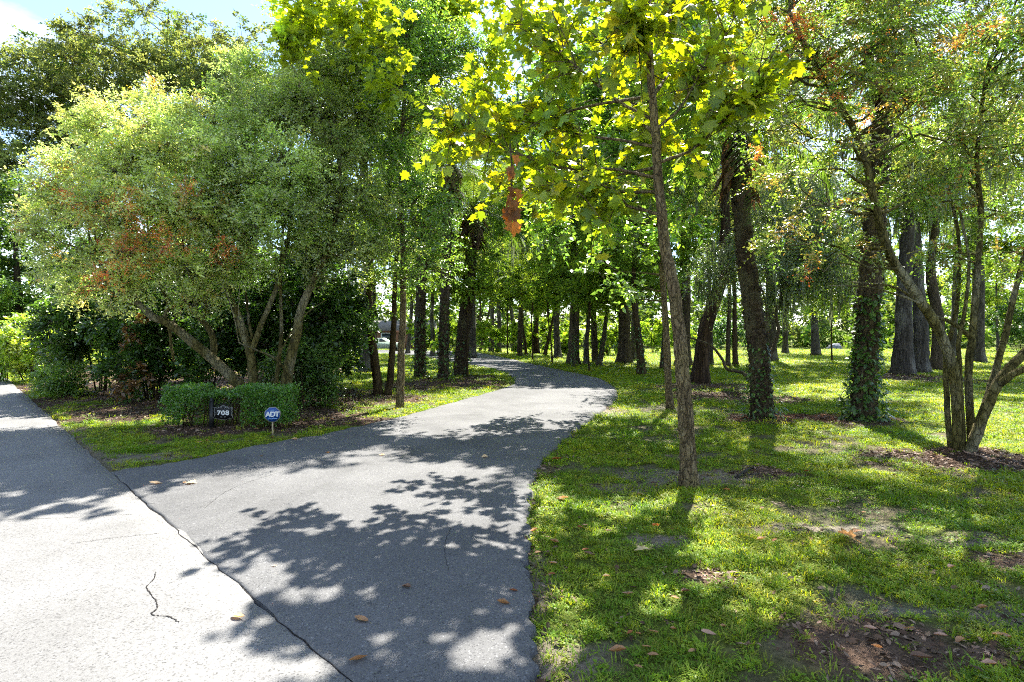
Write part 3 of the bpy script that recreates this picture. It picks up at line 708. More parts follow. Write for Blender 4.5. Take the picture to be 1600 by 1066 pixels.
st = [ls([(402, 652, YL), (396, 600, YL), (391, 552, YL), (373, 495, YL), (352, 445, YL), (330, 380, YL), (320, 300, YL + .2)], .1, .035),
      ls([(392, 552, YL), (408, 505, YL - .1), (425, 462, YL - .1), (441, 400, YL), (452, 330, YL), (440, 250, YL)], .06, .025, 0),
      ls([(393, 530, YL), (386, 490, YL + .1), (380, 450, YL + .2)], .03, .015, 0)]
C, R = fill(r, [(360, 150, 12.0, .6), (400, 110, 12.4, .6), (370, 220, 11.5, .8), (420, 180, 11.6, .8), (350, 300, 11.0, .8), (400, 290, 10.9, .8), (390, 370, 10.8, .7), (440, 250, 11.2, .8), (460, 330, 11.0, .7), (430, 400, 10.9, .5), (420, 300, 12.6, .9), (370, 420, 11.2, .45), (360, 350, 12.5, .8), (460, 160, 12.2, .7)])
g1 = foliage(r, C, R, 7200, .28, 10, .058, [(.16, .21, .07), (.13, .17, .06), (.17, .18, .08), (.24, .265, .15), YG], [4, 3, 2, 4, 2], T_DIA, .3, .3, .75, .2)
make_tree('myrtle_tree', 'forked mossy tree rising straight up directly behind the clipped hedge', st[0][0][0] * A(1, 1, 0), st, C, R, g1, B_MYRT, LEAF, 'tree', None, 304, 9, stem_name='stem')
r = rg(305)
st = [ls([(440, 652, 11.5), (450, 580, 11.5), (463, 525, 11.5), (470, 485, 11.5), (488, 440, 11.5), (515, 380, 11.6), (530, 300, 11.8), (525, 200, 12)], .115, .035),
      ls([(424, 650, 11.9), (432, 590, 11.9), (440, 520, 11.9), (440, 430, 11.9), (447, 330, 11.9)], .05, .02),
      ls([(455, 590, 11.4), (430, 560, 11.0), (405, 548, 10.8), (375, 535, 10.7)], .025, .012, 0),
      ls([(374, 537, 10.7), (362, 490, 10.7), (352, 450, 10.7)], .012, .006, 0), ls([(378, 535, 10.7), (370, 490, 10.7), (372, 440, 10.7)], .011, .006, 0),
      ls([(432, 560, 11.1), (455, 520, 11.1), (480, 490, 11.2), (510, 470, 11.3)], .016, .007, 0)]
C, R = fill(r, [(500, 180, 12.2, .8), (540, 240, 12.0, .8), (480, 270, 11.6, .7), (520, 330, 11.6, .75), (560, 310, 11.9, .7), (480, 380, 11.3, .6), (540, 400, 11.6, .5), (580, 380, 12, .5), (500, 440, 11.6, .3), (560, 180, 12.6, .8), (500, 110, 13, .8), (560, 100, 13.2, .8)], 2)
g1 = foliage(r, C, R, 5400, .28, 10, .062, [(.08, .12, .035), (.14, .165, .08), (.13, .145, .06), (.15, .2, .06), (.21, .24, .14)], [3, 3, 3, 3, 2], T_DIA, .3, .2, .75, .25)
make_tree('myrtle_tree', 'thick mossy trunk leaning right beside the end of the clipped hedge', st[0][0][0] * A(1, 1, 0), st, C, R, g1, B_MYRT, LEAF_GLOSS, 'tree', None, 305, 9, stem_name='stem')

# --- understorey shrubs on the left
def shrub(label, base, h, wx, wy, n, leaf, pal, wt, seed, mat=LEAF_GLOSS, nst=7, tm=T_DIA, dead=0, lift=.25, group=None, k=9):
    r = rg(seed); base = np.asarray(base, float)
    if n > 2000: n = int(n * .5); leaf = leaf * 1.34
    elif n > 1500: n = int(n * .75); leaf = leaf * 1.12
    C, R = clumps_in(r, base + A(0, 0, h * (.5 + lift * .2)), (wx, wy, h * .45), 24, min(wx, h) * .33, .85, .2)
    sts = []
    for i in range(nst):
        a = r.uniform(0, 6.28); tip = base + A(math.cos(a) * wx * .6, math.sin(a) * wy * .6, h * r.uniform(.55, .85))
        b0 = base + A(math.cos(a) * .12, math.sin(a) * .12, 0)
        sts.append(stem([b0, b0 + (tip - b0) * .4 + A(0, 0, .15 * h) + r.normal(size=3) * .1, tip], .022, .008, 12, 1.1, .006, r))
    g = [foliage(r, C, R, n, .3, k, leaf, pal, wt, tm, .3, .1, .75, .3)]
    if dead:
        g.append(foliage(r, C[:6] + A(0, -wy * .5, 0), R[:6] * .6, dead, .2, 7, leaf * 1.1, [BR, (.16, .08, .035), (.09, .05, .025)], [2, 1, 1], tm, .2, 0, .6, .5))
    return make_tree('shrub', label, base, sts, C, R, merge(g), B_BROWN, mat, 'shrub', group, seed, 5, True, .6, stem_name='stem')
DKP = [DK, MD, (.02, .045, .012), (.04, .08, .02)]
shrub('tall dark green shrub nearest the road behind the leaning tree', G(158, 613), 4.3, 1.4, 1.3, 5600, .09, DKP + [LT], [3, 3, 2, 2, 1], 401)
shrub('dark broad shrub with brown dead leaves under the orange-flecked crown', G(205, 632) + A(0, .8, 0), 3.4, 1.4, 1.0, 3800, .085, DKP, [3, 2, 3, 2], 402, dead=110)
shrub('deep shaded shrub under the leaning crooked branch', A(-7.6, 14.4, 0), 3.9, 1.5, 1.0, 4200, .085, DKP, [3, 1, 4, 2], 403)
shrub('dark shrub filling the gap between the two forked mossy trees', A(-6.2, 14.2, 0), 3.9, 1.5, 1.0, 4200, .085, DKP, [3, 1, 4, 2], 404)
shrub('large dark-leaved shrub at the right end of the thicket', A(-4.4, 13.6, 0), 3.9, 1.2, 1.0, 3600, .09, DKP, [3, 2, 3, 2], 405)
shrub('low glossy shrub in the mulch right of the clipped hedge', G(475, 640), 1.5, .75, .6, 1100, .07, [MD, DK, (.07, .1, .04)], [3, 3, 2], 406)
shrub('low weedy green shrub spilling onto the verge under the thicket', G(95, 622), .9, .9, .8, 700, .07, [MD, LT], [2, 2], 407)
shrub('shaded shrub deep in the thicket left of the dark dead leaves', A(-10.4, 16.5, 0), 4.9, 1.9, 1.3, 5200, .1, DKP, [3, 2, 3, 2], 408)
shrub('dense dark shrub at the back of the thicket behind the leaning trunk', A(-8.9, 16.2, 0), 4.2, 1.8, 1.2, 3600, .1, DKP, [3, 2, 3, 2], 416)
shrub('dense dark shrub at the back of the thicket behind the forked trunk', A(-5.9, 16.4, 0), 4.4, 1.8, 1.2, 3600, .1, DKP, [3, 2, 3, 2], 417)
shrub('bright yellow-green sunlit bush at the road edge far left', G(44, 597), 2.5, 1.3, 1.2, 1700, .10, [YG, (.2, .22, .03), LT], [3, 2, 2], 409, LEAF)
shrub('tall pale green bush at the left border behind the yellow bush', G(12, 580), 4.2, 1.9, 1.7, 2000, .11, [LT, YG, MD], [3, 2, 2], 410, LEAF)
shrub('small yellow bush touching the left border beside the road', G(8, 596), 1.7, 1.0, .9, 800, .09, [YG, LT], [2, 2], 411, LEAF)
shrub('bright low bush beyond the thicket near the parked car', G(548, 556), 2.2, 1.7, 1.6, 900, .14, [YG, LT], [2, 2], 412, LEAF)
shrub('dark rounded shrub on the far lawn by the large trunks', G(962, 549), 2.6, 2.2, 1.8, 900, .2, [DK, (.03, .07, .05)], [2, 2], 413)
shrub('dark green bush at the right border of the far lawn', G(1597, 560), 4.6, 2.2, 2.0, 1600, .14, [DK, MD], [2, 3], 414)
shrub('dark green rounded shrub beyond the reddish leaning trunk', G(1125, 547), 4.2, 3.4, 2.0, 1200, .22, [DK, MD, (.03, .07, .04)], [2, 2, 2], 415)

# --- crown variants shared by trees further off
def variant(seed, rad, ncl, cr, n, L, k, leaf, pal, wt, tm=T_DIA, mossn=0, mossL=1.0, droop=.2, base_z=None, up=.2, hollow=.3):
    r = rg(seed); C, R = clumps_in(r, (0, 0, rad[2]), rad, ncl, cr, .75, hollow)
    geo = foliage(r, C, R, n, L, k, leaf, pal, wt, tm, .3, up, .75, droop)
    cm = mesh_np('crown', geo[0], [geo[1]], LEAF_FAR, geo[2])
    axis_st = (np.stack([np.zeros(8), np.zeros(8), np.linspace(-.2, rad[2] * 1.5, 8)], -1), np.linspace(.16, .03, 8) * rad[0] / 3)
    mb = MB(); mb.tube(*axis_st, 7, .05, seed); branches(mb, r, [axis_st], C, .6, .012, 4)
    V = np.concatenate(mb.V); Fb = [np.concatenate(mb.Q)] + mb.N
    mm = None
    if mossn:
        a = moss(r, C, R, mossn, mossL, .05); mm = mesh_np('hanging_moss', a[0], [a[1]], M_MOSS, a[2])
    return dict(crown=cm, V=V, F=Fb, moss=mm, rad=rad)
VAR = {
    'broad': variant(501, (3.2, 3.2, 3.6), 46, .95, 1700, .5, 8, .16, [MD, LT, (.10, .16, .03), YG], [3, 4, 3, 2], T_LEAF2),
    'oak': variant(502, (5.0, 5.0, 4.2), 50, 1.15, 1800, .55, 10, .16, [LT, OL, MD, (.09, .11, .05)], [2, 3, 3, 3], T_DIA, 500, 1.1),
    'sap': variant(503, (1.3, 1.3, 1.5), 22, .45, 700, .4, 8, .13, [YG, LT, MD], [3, 3, 2], T_LEAF2),
    'dark': variant(504, (2.6, 2.6, 3.4), 46, .8, 2400, .6, 12, .12, [MD, OL, (.07, .085, .045)], [2, 2, 3], T_NARROW, 300, .7, .5, up=-.1),
    'glow': variant(505, (3.0, 3.0, 3.2), 40, .85, 2300, .5, 8, .16, [YG, LT, MD], [3, 3, 2], T_LEAF2),
}
def far_tree(label, px, py, wpx, kind, h0, scl, bark, lean=0.0, seed=0, group=None, name='tree', py_up=None, vines=0, root_flare=1.5):
    r = rg(seed * 7 + int(px)); b = G(px, py); Y = b[1]
    if kind in ('broad', 'oak', 'glow'): h0 = h0 * (r.uniform(.75, 1.15) if kind == 'oak' else r.uniform(.5, .85)); scl = scl * r.uniform(.72, .95)
    r0 = max(wpx * .86 * Y / F_PX / 2, .03); v = VAR[kind]
    top = b + A(lean * h0, r.uniform(-.1, .1) * h0, h0)
    p, q = stem([b, b + (top - b) * .35 + r.normal(size=3) * A(.03, .03, 0) * h0 * .5, b + (top - b) * .7 + r.normal(size=3) * A(.03, .03, 0) * h0 * .5, top], r0, r0 * .6, 22, root_flare, .0, r)
    root = empty(name, b, label, 'tree', group)
    mb = MB(); mb.tube(p, q, 10, .06, seed + 3)
    a = r.uniform(0, 6.28); ca, sa = math.cos(a), math.sin(a); Rz = np.array([[ca, -sa, 0], [sa, ca, 0], [0, 0, 1]])
    s3 = A(scl, scl, scl * r.uniform(.95, 1.15)); Vb = (v['V'] * s3) @ Rz.T + top
    n0 = mb.n; mb.V.append(Vb); mb.n += len(Vb)
    for f in v['F']:
        if f.shape[1] == 4: mb.Q.append(f + n0)
    mb.build('trunk', bark, root, off=b, smooth=True)
    c = link('crown', v['crown'], root, top - b); c.rotation_euler.z = a; c.scale = s3; tag(c, kind='stuff')
    if v['moss']: c = link('hanging_moss', v['moss'], root, top - b); c.rotation_euler.z = a; c.scale = s3; tag(c, kind='stuff')
    if vines:
        n = vines; i = r.integers(0, 13, n); th = r.uniform(0, 6.28, n); u = np.stack([np.cos(th), np.sin(th), 0 * th], -1)
        pp = p[i] + (p[i + 1] - p[i]) * r.random((n, 1)) + u * q[i][:, None] * 1.02
        V, Fa = leaf_geo(pp, nrm(u * .5 + A(0, 0, -.7) + r.normal(size=(n, 3)) * .4), nrm(u + r.normal(size=(n, 3)) * .3), .12 * r.uniform(.6, 1.3, n), T_OVAL)
        c = link('ivy', mesh_np('ivy', V - b, [Fa], LEAF_GLOSS, np.repeat(pal_pick(r, [DK, MD], [2, 1], n), 6, 0)), root); tag(c, kind='stuff')
    return root

# near-side trunks left of the driveway, with own crowns
r = rg(601)
def mid_tree(label, base, stems, rows, n, leaf, pal, wt, bark, seed, tm=T_OVAL, k=9, L=.4, name='tree', lm=LEAF, stem_name='trunk'):
    r = rg(seed); C, R = fill(r, rows, 2)
    g = foliage(r, C, R, n, L, k, leaf, pal, wt, tm, .3, .2, .75, .2)
    return make_tree(name, label, base, stems, C, R, g, bark, lm, 'tree', None, seed, 9, stem_name=stem_name)
b = G(600, 618)
st = [stem([G(591, 618), P(582, 540, 15.7), P(575, 470, 15.8), P(578, 380, 16), P(570, 250, 16), P(560, 80, 16)], .13, .05, 40, 1.3, .006, r),
      stem([G(606, 618), P(611, 560, 15.9), P(614, 500, 16), P(617, 440, 16), P(625, 330, 16), P(640, 150, 16)], .11, .04, 40, 1.3, .006, r)]
mid_tree('twin-trunked tree standing in the leaf litter left of the driveway', b, st,
         [(470, 60, 16, 1.1), (530, 20, 16.2, 1.2), (520, 140, 15.4, 1.1), (590, 90, 15.6, 1.2), (650, 40, 15.8, 1.2), (580, 200, 15.2, 1.0), (640, 180, 15.4, 1.1), (540, 280, 15.3, .9), (610, 300, 15.1, .9), (570, 380, 15.2, .7), (640, 390, 15.2, .7), (600, 440, 15.4, .5), (560, 450, 15.6, .45), (690, 120, 16.5, 1.1), (600, -40, 16.4, 1.0)],
         4000, .09, [MD, (.09, .125, .045), (.12, .17, .04), (.13, .15, .065)], [3, 3, 3, 3], B_BROWN, 611, T_DIA, 10, lm=LEAF_GLOSS)
b = G(625, 637)
st = [stem([b, P(627, 560, 13.1), P(630, 480, 13.2), P(628, 380, 13.3), P(626, 260, 13.3), P(632, 120, 13.4), P(640, -50, 13.5)], .1, .035, 44, 1.25, .005, r),
      stem([P(628, 560, 13.1), P(618, 590, 14.2), P(611, 600, 15)], .03, .025, 10, 0)]
st = st[:1]
mid_tree('single straight brown trunk with fine leaves beside the driveway', b, st,
         [(600, 150, 13, .7), (660, 110, 13.2, .8), (580, 60, 13.4, .9), (640, 30, 13.2, .9), (690, 200, 13, .7), (610, 250, 12.8, .6), (660, 290, 12.8, .6), (590, 350, 12.8, .5), (670, 370, 12.7, .55), (640, 430, 12.8, .4), (700, 330, 12.9, .5), (690, 420, 12.9, .35), (710, 80, 13.8, .8)],
         4200, .07, [MD, LT, YG, DK], [3, 3, 1.5, 2], B_SYC, 612, T_DIA, 9)
# second young sycamore-like tree behind, bright leaves at the upper left
b = G(1047, 640)
st = [stem([b, P(1042, 560, 12.8), P(1036, 470, 12.8), P(1031, 380, 12.8), P(1024, 250, 12.8), P(1010, 80, 12.8), P(1000, -80, 12.8)], .085, .03, 40, 1.3, .005, r)]
mid_tree('slender straight tree just behind the young sycamore trunk', b, st,
         [(1000, 380, 12.6, .5), (950, 330, 12.8, .7), (1060, 330, 12.8, .6), (900, 270, 13, .8), (980, 240, 12.6, .8), (1080, 230, 13, .7), (930, 170, 13, .9), (1030, 130, 13, .9), (1110, 150, 13.2, .7), (880, 110, 13.8, .7), (980, 40, 13.2, 1.0), (1090, 40, 13.2, .9), (840, 190, 13.4, .8), (860, 350, 13.4, .6), (940, 430, 13, .45), (1000, 460, 13, .35)],
         2300, .15, [LT, MD, YG], [3, 3, 2], B_SYC, 613, T_LEAF2, 7, .45)
b = A(-6.1, 17.5, 0)
st = [stem([b, b + A(.1, .1, 3), b + A(.0, 0, 7), b + A(.3, -.2, 11)], .14, .04, 30, 1.3, .006, r)]
mid_tree('broad-leaved tree with bright yellow leaf tips rising above the thicket', b, st,
         [(445, 40, 10.8, .42), (440, 85, 10.6, .36), (490, 20, 11, .5), (520, 75, 11.2, .45), (470, 120, 10.8, .3), (560, 30, 11.4, .5), (600, 70, 11.4, .45), (630, 130, 11.6, .35), (500, 20, 12.8, .7), (470, -30, 13, .8), (530, 70, 13.6, .7), (520, 130, 14, .6), (590, 10, 14, .8), (540, -40, 14.4, .7), (700, 20, 15.6, .9), (760, 80, 16, .9), (800, 20, 16.2, .9), (650, 0, 15, .9), (740, 150, 15.4, .7)],
         1150, .16, [(.12, .17, .015), YG, LT], [3, 3, 2], B_SYC, 614, T_SYCF, 6, .5, lm=LEAF_SYC)

# --- palms
def frond_mesh(seed, L=2.2, n=34, w=.5, droop=.9, c=(.05, .085, .02)):
    r = rg(seed); t = np.linspace(0, 1, 16); rach = np.stack([L * (t - .18 * t ** 3), 0 * t, L * (.35 * t - droop * .75 * t ** 2)], -1)
    mb = MB(); mb.tube(rach, np.linspace(.018, .004, 16), 4, cap=False); V0 = np.concatenate(mb.V); T0 = np.concatenate(mb.Q)
    Vl, Fl = [], []; k = len(V0)
    for i, a in enumerate(np.linspace(.14, 1, n)):
        p = A(*[np.interp(a, t, rach[:, j]) for j in range(3)]); ll = w * L * .5 * math.sin(min(a * 2.6 + .35, math.pi - .45)) * r.uniform(.85, 1.1)
        for s in (-1, 1):
            d = nrm(A(.62, s * 1.0, -.35 + r.normal() * .1)); e = p + d * ll + A(0, 0, -.25 * ll); mdp = p + d * ll * .5; wv = A(.017, 0, 0)
            Vl += [p - wv * .6, p + wv * .6, mdp + wv, mdp - wv, e]; Fl += [[k, k + 1, k + 2], [k, k + 2, k + 3], [k + 3, k + 2, k + 4]]; k += 5
    V = np.vstack([V0, Vl]); cc = np.tile(A(*c), (len(V), 1)) * np.exp(r.normal(size=(len(V), 1)) * .12); cc[:len(V0)] = A(.09, .1, .03)
    return mesh_np('frond', V, [T0, np.array(Fl)], LEAF_PALM, cc)
FRONDS = [frond_mesh(1), frond_mesh(2, 2.4, 36, .5, 1.1), frond_mesh(3, 2.0, 30, .5, .7, (.07, .1, .025))]
def palm(label, base, ctrl, r0, r1, seed, nf=24, fs_=1.0, ivy_h=0, boots=True, skirt=0, ivyn=0, ivysize=.09, bark=B_PALM):
    r = rg(seed); base = np.asarray(base, float); p, q = stem(ctrl, r0, r1, 90, 1.25)
    root = empty('palm_tree', base, label, 'palm')
    ln = np.linalg.norm(np.diff(p, axis=0), axis=1).sum(); m_ = max(40, int(ln / .035)); u = np.linspace(0, 1, m_)
    pi = np.stack([np.interp(u, np.linspace(0, 1, len(p)), p[:, j]) for j in range(3)], -1); qi = np.interp(u, np.linspace(0, 1, len(p)), q)
    saw = (np.arange(m_) % 3) / 3.0; qi = qi * (1 + .13 * saw + .05 * r.normal(size=m_))
    mb = MB(); mb.tube(pi, qi, 12, .05, seed)
    if boots:   # old leaf bases
        nb = int(ln / .035) * 2
        V, Fa = leaf_geo(*(lambda i, th: (pi[i] + np.stack([np.cos(th), np.sin(th), 0 * th], -1) * (qi[i] * .92)[:, None], nrm(np.stack([np.cos(th) * .5, np.sin(th) * .5, 1 + 0 * th], -1)), np.stack([np.cos(th), np.sin(th), 0 * th], -1), np.full(len(i), .13) * r.uniform(.6, 1.3, len(i))))(r.integers(0, m_ - 1, nb), r.uniform(0, 6.28, nb)), T_OVAL)
        mb.add(V, T=Fa)
    mb.build('trunk', bark, root, off=base)
    top = p[-1]
    for k in range(nf):
        a = k * 2.39996 + r.normal() * .1; el = math.radians(70 - 105 * (k / nf) + r.normal() * 5)
        o = link('frond', FRONDS[k % 3], root, top - base); o.rotation_euler = (0, -el, a); s = fs_ * r.uniform(.85, 1.15); o.scale = (s, s, s)
    if skirt:
        i = skirt; th = r.uniform(0, 6.28, i); hh = r.random(i) * 1.1; u3 = np.stack([np.cos(th), np.sin(th), 0 * th], -1)
        V, Fa = leaf_geo(top - A(0, 0, 1) * hh[:, None] + u3 * r1, nrm(u3 * .5 + A(0, 0, -.9) + r.normal(size=(i, 3)) * .2), u3, .55 * r.uniform(.5, 1.3, i), T_NARROW)
        o = link('dead_frond_skirt', mesh_np('dead_frond_skirt', V - base, [Fa], LEAF_DRY, np.repeat(pal_pick(r, [(.12, .075, .04), (.06, .04, .025)], [1, 1], i), 4, 0)), root); tag(o, kind='stuff')
    if ivyn:
        zz = r.random(ivyn) ** 1.5 * ivy_h; th = r.uniform(0, 6.28, ivyn); u3 = np.stack([np.cos(th), np.sin(th), 0 * th], -1)
        ctr = np.stack([np.interp(zz, pi[:, 2], pi[:, j]) for j in range(3)], -1); qr = np.interp(zz, pi[:, 2], qi)
        bul = (1 + .5 * np.exp(-((zz - .35) / .4) ** 2)) * r.uniform(.85, 1.25, ivyn)
        V, Fa = leaf_geo(ctr + u3 * (qr * bul)[:, None], nrm(u3 * .8 + A(0, 0, -.35) + r.normal(size=(ivyn, 3)) * .5), nrm(u3 * .7 + A(0, 0, .8)), ivysize * r.uniform(.55, 1.35, ivyn), T_OVAL)
        o = link('climbing_fern', mesh_np('climbing_fern', V - base, [Fa], LEAF_GLOSS, np.repeat(pal_pick(r, [DK, MD, LT, (.03, .06, .02)], [3, 2, .7, 2], ivyn), 6, 0)), root); tag(o, kind='stuff')
    return root
b = G(1192, 657); palm('leaning ringed palm with ivy round its foot on the right lawn', b, [b, P(1186, 570, 11), P(1176, 480, 11), P(1165, 400, 11), P(1157, 300, 11), P(1152, 205, 11)], .19, .135, 701, 30, .95, 1.5, True, 50, 520, .085)
b = G(1348, 660); palm('thick dark palm trunk wrapped in green ferns near the right myrtle', b, [b, P(1354, 540, 10.8), P(1361, 420, 10.8), P(1370, 300, 10.8), P(1380, 180, 10.8), P(1385, 60, 10.8)], .205, .155, 702, 26, 1.0, 2.4, True, 200, 1500, .11, B_DARK)
b = G(657, 592); palm('leftmost dark palm trunk in the row of three left of the driveway', b, [b, P(657, 500, 22), P(660, 400, 22), P(662, 330, 22)], .205, .15, 703, 22, 1.1, 2.5, True, 120, 500, .13, B_DARK)
b = G(693, 595); palm('middle dark palm trunk in the row of three left of the driveway', b, [b, P(694, 500, 21.2), P(699, 380, 21.2), P(706, 260, 21.2)], .205, .16, 704, 24, 1.1, 3, True, 150, 300, .13, B_DARK)
b = G(718, 589); palm('rightmost thick leaning palm of the row of three by the driveway', b, [b, P(726, 500, 23.2), P(734, 420, 23.2), P(739, 330, 23.2)], .28, .2, 705, 26, 1.25, 1.5, True, 260, 150, .13)
palm('pale-fronded small palm in the trees beyond the driveway bend', A(0.6, 47, 0), [A(.6, 47, 0), A(.7, 47, 3), A(.8, 47, 6.2)], .22, .18, 706, 22, 1.5)
palm('bright feathery palm over the far side of the driveway', A(5.2, 36, 0), [A(5.2, 36, 0), A(5.1, 36, 2.6), A(5.0, 36, 5.0)], .2, .16, 707, 24, 1.4)

# --- trees along the driveway and on the lawn (traced trunks)
GRP = None
ft = far_tree
ft('broad dark trunk standing right of the driveway beyond its bend', 872, 561, 13, 'oak', 7.5, 1.15, B_OAK, .0, 1)
ft('slim dark trunk nearest the outside of the driveway bend', 896, 574, 9, 'broad', 4.6, .85, B_DARK, .06, 2, vines=150)
ft('grey lichen-spotted trunk second in the row of three past the bend', 916, 572, 10, 'broad', 5.0, .9, B_OAK, .03, 3, vines=60)
ft('dark trunk leaning right with ivy, third in the row past the bend', 935, 573, 11, 'broad', 5.2, .9, B_DARK, .17, 4, vines=150)
ft('thin staked sapling in front of the row of three trunks', 921, 582, 3, 'sap', 2.7, 1.0, B_BROWN, .0, 5)
ft('thin leaning sapling beside the broad dark trunk', 863, 569, 3.2, 'sap', 3.0, 1.0, B_BROWN, -.08, 6)
ft('thin upright sapling at the edge of the far driveway', 832, 565, 3.2, 'sap', 3.6, 1.1, B_BROWN, .0, 7)
ft('thin sapling standing farthest up the driveway', 793, 555, 2.6, 'sap', 4.2, 1.4, B_BROWN, .0, 8)
ft('slanting brown trunk leaning right beyond the driveway', 851, 556, 7, 'broad', 6, 1.1, B_BROWN, .22, 9)
ft('brown trunk leaning left past the thin upright sapling', 822, 556, 6, 'broad', 6, 1.1, B_BROWN, -.12, 10)
ft('reddish double trunk behind the upright sapling', 839, 554, 11, 'oak', 8, 1.1, B_RED, .0, 11)
ft('pale grey trunk near the yellow foliage up the driveway', 803, 551, 8, 'oak', 9, 1.2, B_OAK, -.03, 12)
ft('tall grey trunk right of the driveway end', 779, 551, 9, 'oak', 10, 1.2, B_OAK, .0, 13)
ft('tall grey trunk paired close to its neighbour at the driveway end', 767, 551, 9, 'oak', 10, 1.1, B_OAK, .0, 14)
ft('slim dark trunk leaning right at the far driveway end', 750, 549, 5, 'broad', 8, 1.3, B_DARK, .2, 15)
ft('slim dark trunk at the left side of the far driveway end', 741, 549, 5, 'broad', 8, 1.3, B_DARK, .12, 16)
ft('thin sapling touching the rightmost palm of the row', 730, 590, 4, 'sap', 2.8, .8, B_BROWN, .0, 17)
ft('large pale trunk with flared foot near the parked car', 578, 564, 16, 'oak', 8, 1.15, B_OAK, .0, 18)
ft('thin sapling on the bright lawn left of the twin trunks', 545, 572, 3, 'sap', 2.6, .9, B_BROWN, .0, 19)
ft('green-stained trunk beyond the gap between the dark palms', 676, 557, 9, 'broad', 6, 1.1, B_OAK, .0, 20)
ft('grey trunk behind the leftmost palm', 637, 553, 8, 'oak', 8, 1.0, B_OAK, .05, 21)
ft('massive dark trunk beside a pale one on the middle lawn', 975, 568, 22, 'oak', 7, 1.05, B_DARK, .0, 22)
ft('pale grey trunk tucked behind the massive dark trunk', 990, 563, 14, 'oak', 8, 1.0, B_OAK, .04, 23)
ft('leaning mossy trunk left of the young sycamore', 1003, 586, 15, 'broad', 4.4, .8, B_BROWN, -.1, 24, vines=160)
ft('dark slim trunk seen just left of the sycamore trunk', 1036, 578, 11, 'broad', 5.5, .9, B_DARK, .0, 25, vines=90)
ft('massive reddish-brown trunk leaning right behind the young sycamore', 1093, 600, 29, 'dark', 5.2, 1.2, B_RED, .14, 26)
ft('dark trunk, left one of a close pair right of the massive reddish trunk', 1137, 573, 9, 'dark', 5.2, 1.0, B_DARK, .02, 27)
ft('brown trunk, right one of a close pair right of the massive reddish trunk', 1149, 573, 10, 'dark', 5.6, 1.0, B_BROWN, .0, 28)
ft('small grey-brown trunk far behind the massive reddish trunk', 1111, 570, 8, 'oak', 8, .9, B_OAK, .0, 29)
ft('far grey trunk on the bright lawn right of the leaning palm', 1227, 553, 10, 'dark', 5.5, 1.7, B_OAK, .0, 30)
ft('stout grey trunk on the bright lawn left of the ferny palm', 1275, 556, 15, 'dark', 5.2, 1.6, B_OAK, .0, 31)
ft('thin dark sapling on the bright lawn, left of two', 1300, 566, 3.2, 'sap', 3.0, 1.5, B_BROWN, .0, 32)
ft('thin dark sapling on the bright lawn close to the ferny palm', 1331, 570, 4, 'sap', 3.3, 1.5, B_BROWN, .0, 33)
ft('great fluted grey oak trunk standing in mulch on the right lawn', 1412, 586, 34, 'oak', 7.0, 1.1, B_OAK, .06, 34)
ft('grey spotted trunk growing against the great fluted oak', 1438, 583, 26, 'oak', 7.6, 1.0, B_OAK, -.02, 35)
ft('dark trunk half hidden behind the right myrtle stems', 1464, 579, 21, 'oak', 7.4, 1.0, B_DARK, .04, 36)
ft('grey trunk leaning right on the far lawn behind the myrtle stems', 1486, 557, 12, 'oak', 8, 1.0, B_OAK, .12, 37)
ft('slim trunk with pale sunlit crown at the far right lawn', 1560, 549, 6, 'glow', 4.5, 1.6, B_OAK, .0, 38)
r = rg(777)
for k, (px, py, h, lab) in enumerate([(770, 553, 3.4, 'bright leafy bush between the paired grey trunks up the drive'), (812, 554, 3.0, 'light green bush beside the pale grey trunk up the drive'), (848, 553, 3.6, 'bright bush behind the slanting brown trunk'), (884, 556, 3.2, 'light bush right of the broad dark trunk'), (948, 556, 3.4, 'yellow-green bush left of the massive dark trunk'),
                                      (1020, 552, 3.6, 'bright bush beyond the leaning mossy trunk'), (1065, 551, 3.4, 'light green bush beyond the sycamore trunk'), (665, 556, 3.2, 'light bush between the leftmost and middle palms'), (706, 558, 3.0, 'light bush between the middle and rightmost palms')]):
    shrub(lab, G(px, py), h, 1.5, 1.3, 620, .19, [YG, (.11, .17, .025), LT], [2, 3, 3], 780 + k, LEAF_FAR, 5, T_LEAF2)
# bent low tree beside the leaning palm
r = rg(640); bb = G(1186, 610)
st = [stem([P(1172, 597, 14.5), P(1160, 583, 14.6), P(1135, 577, 14.8), P(1126, 560, 14.8), P(1110, 540, 15), P(1085, 530, 15.2), P(1060, 522, 15.4)], .05, .02, 30, 0, .004, r),
      stem([bb, P(1188, 585, 15), P(1200, 560, 15), P(1215, 520, 15), P(1212, 490, 15), P(1222, 450, 15.2)], .07, .03, 30, 1.2, .004, r),
      stem([P(1196, 570, 15), P(1190, 530, 15), P(1200, 490, 15), P(1190, 450, 15.2)], .04, .018, 20, 0, .004, r)]
st = [st[1], st[0], st[2]]
C, R = fill(r, [(1200, 420, 15.2, .9), (1250, 400, 15.4, .9), (1290, 430, 15.6, .8), (1150, 400, 15.5, .8), (1230, 450, 15.2, .5), (1300, 360, 16, 1.0), (1200, 340, 16, 1.0), (1110, 430, 15.8, .6), (1260, 320, 16.5, 1.0), (1320, 450, 15.8, .5), (1340, 400, 16.4, .8)])
g = foliage(r, C, R, 3600, .55, 12, .09, [(.05, .068, .03), OL, DK, (.08, .09, .045)], [3, 2, 3, 2], T_NARROW, .3, -.25, .6, .6)
make_tree('drooping_tree', 'bent low tree with drooping grey-green foliage behind the leaning palm', bb, st, C, R, g, B_DARK, LEAF, 'tree', None, 641, 8, mossn=500, mossL=.6, stem_name='stem')

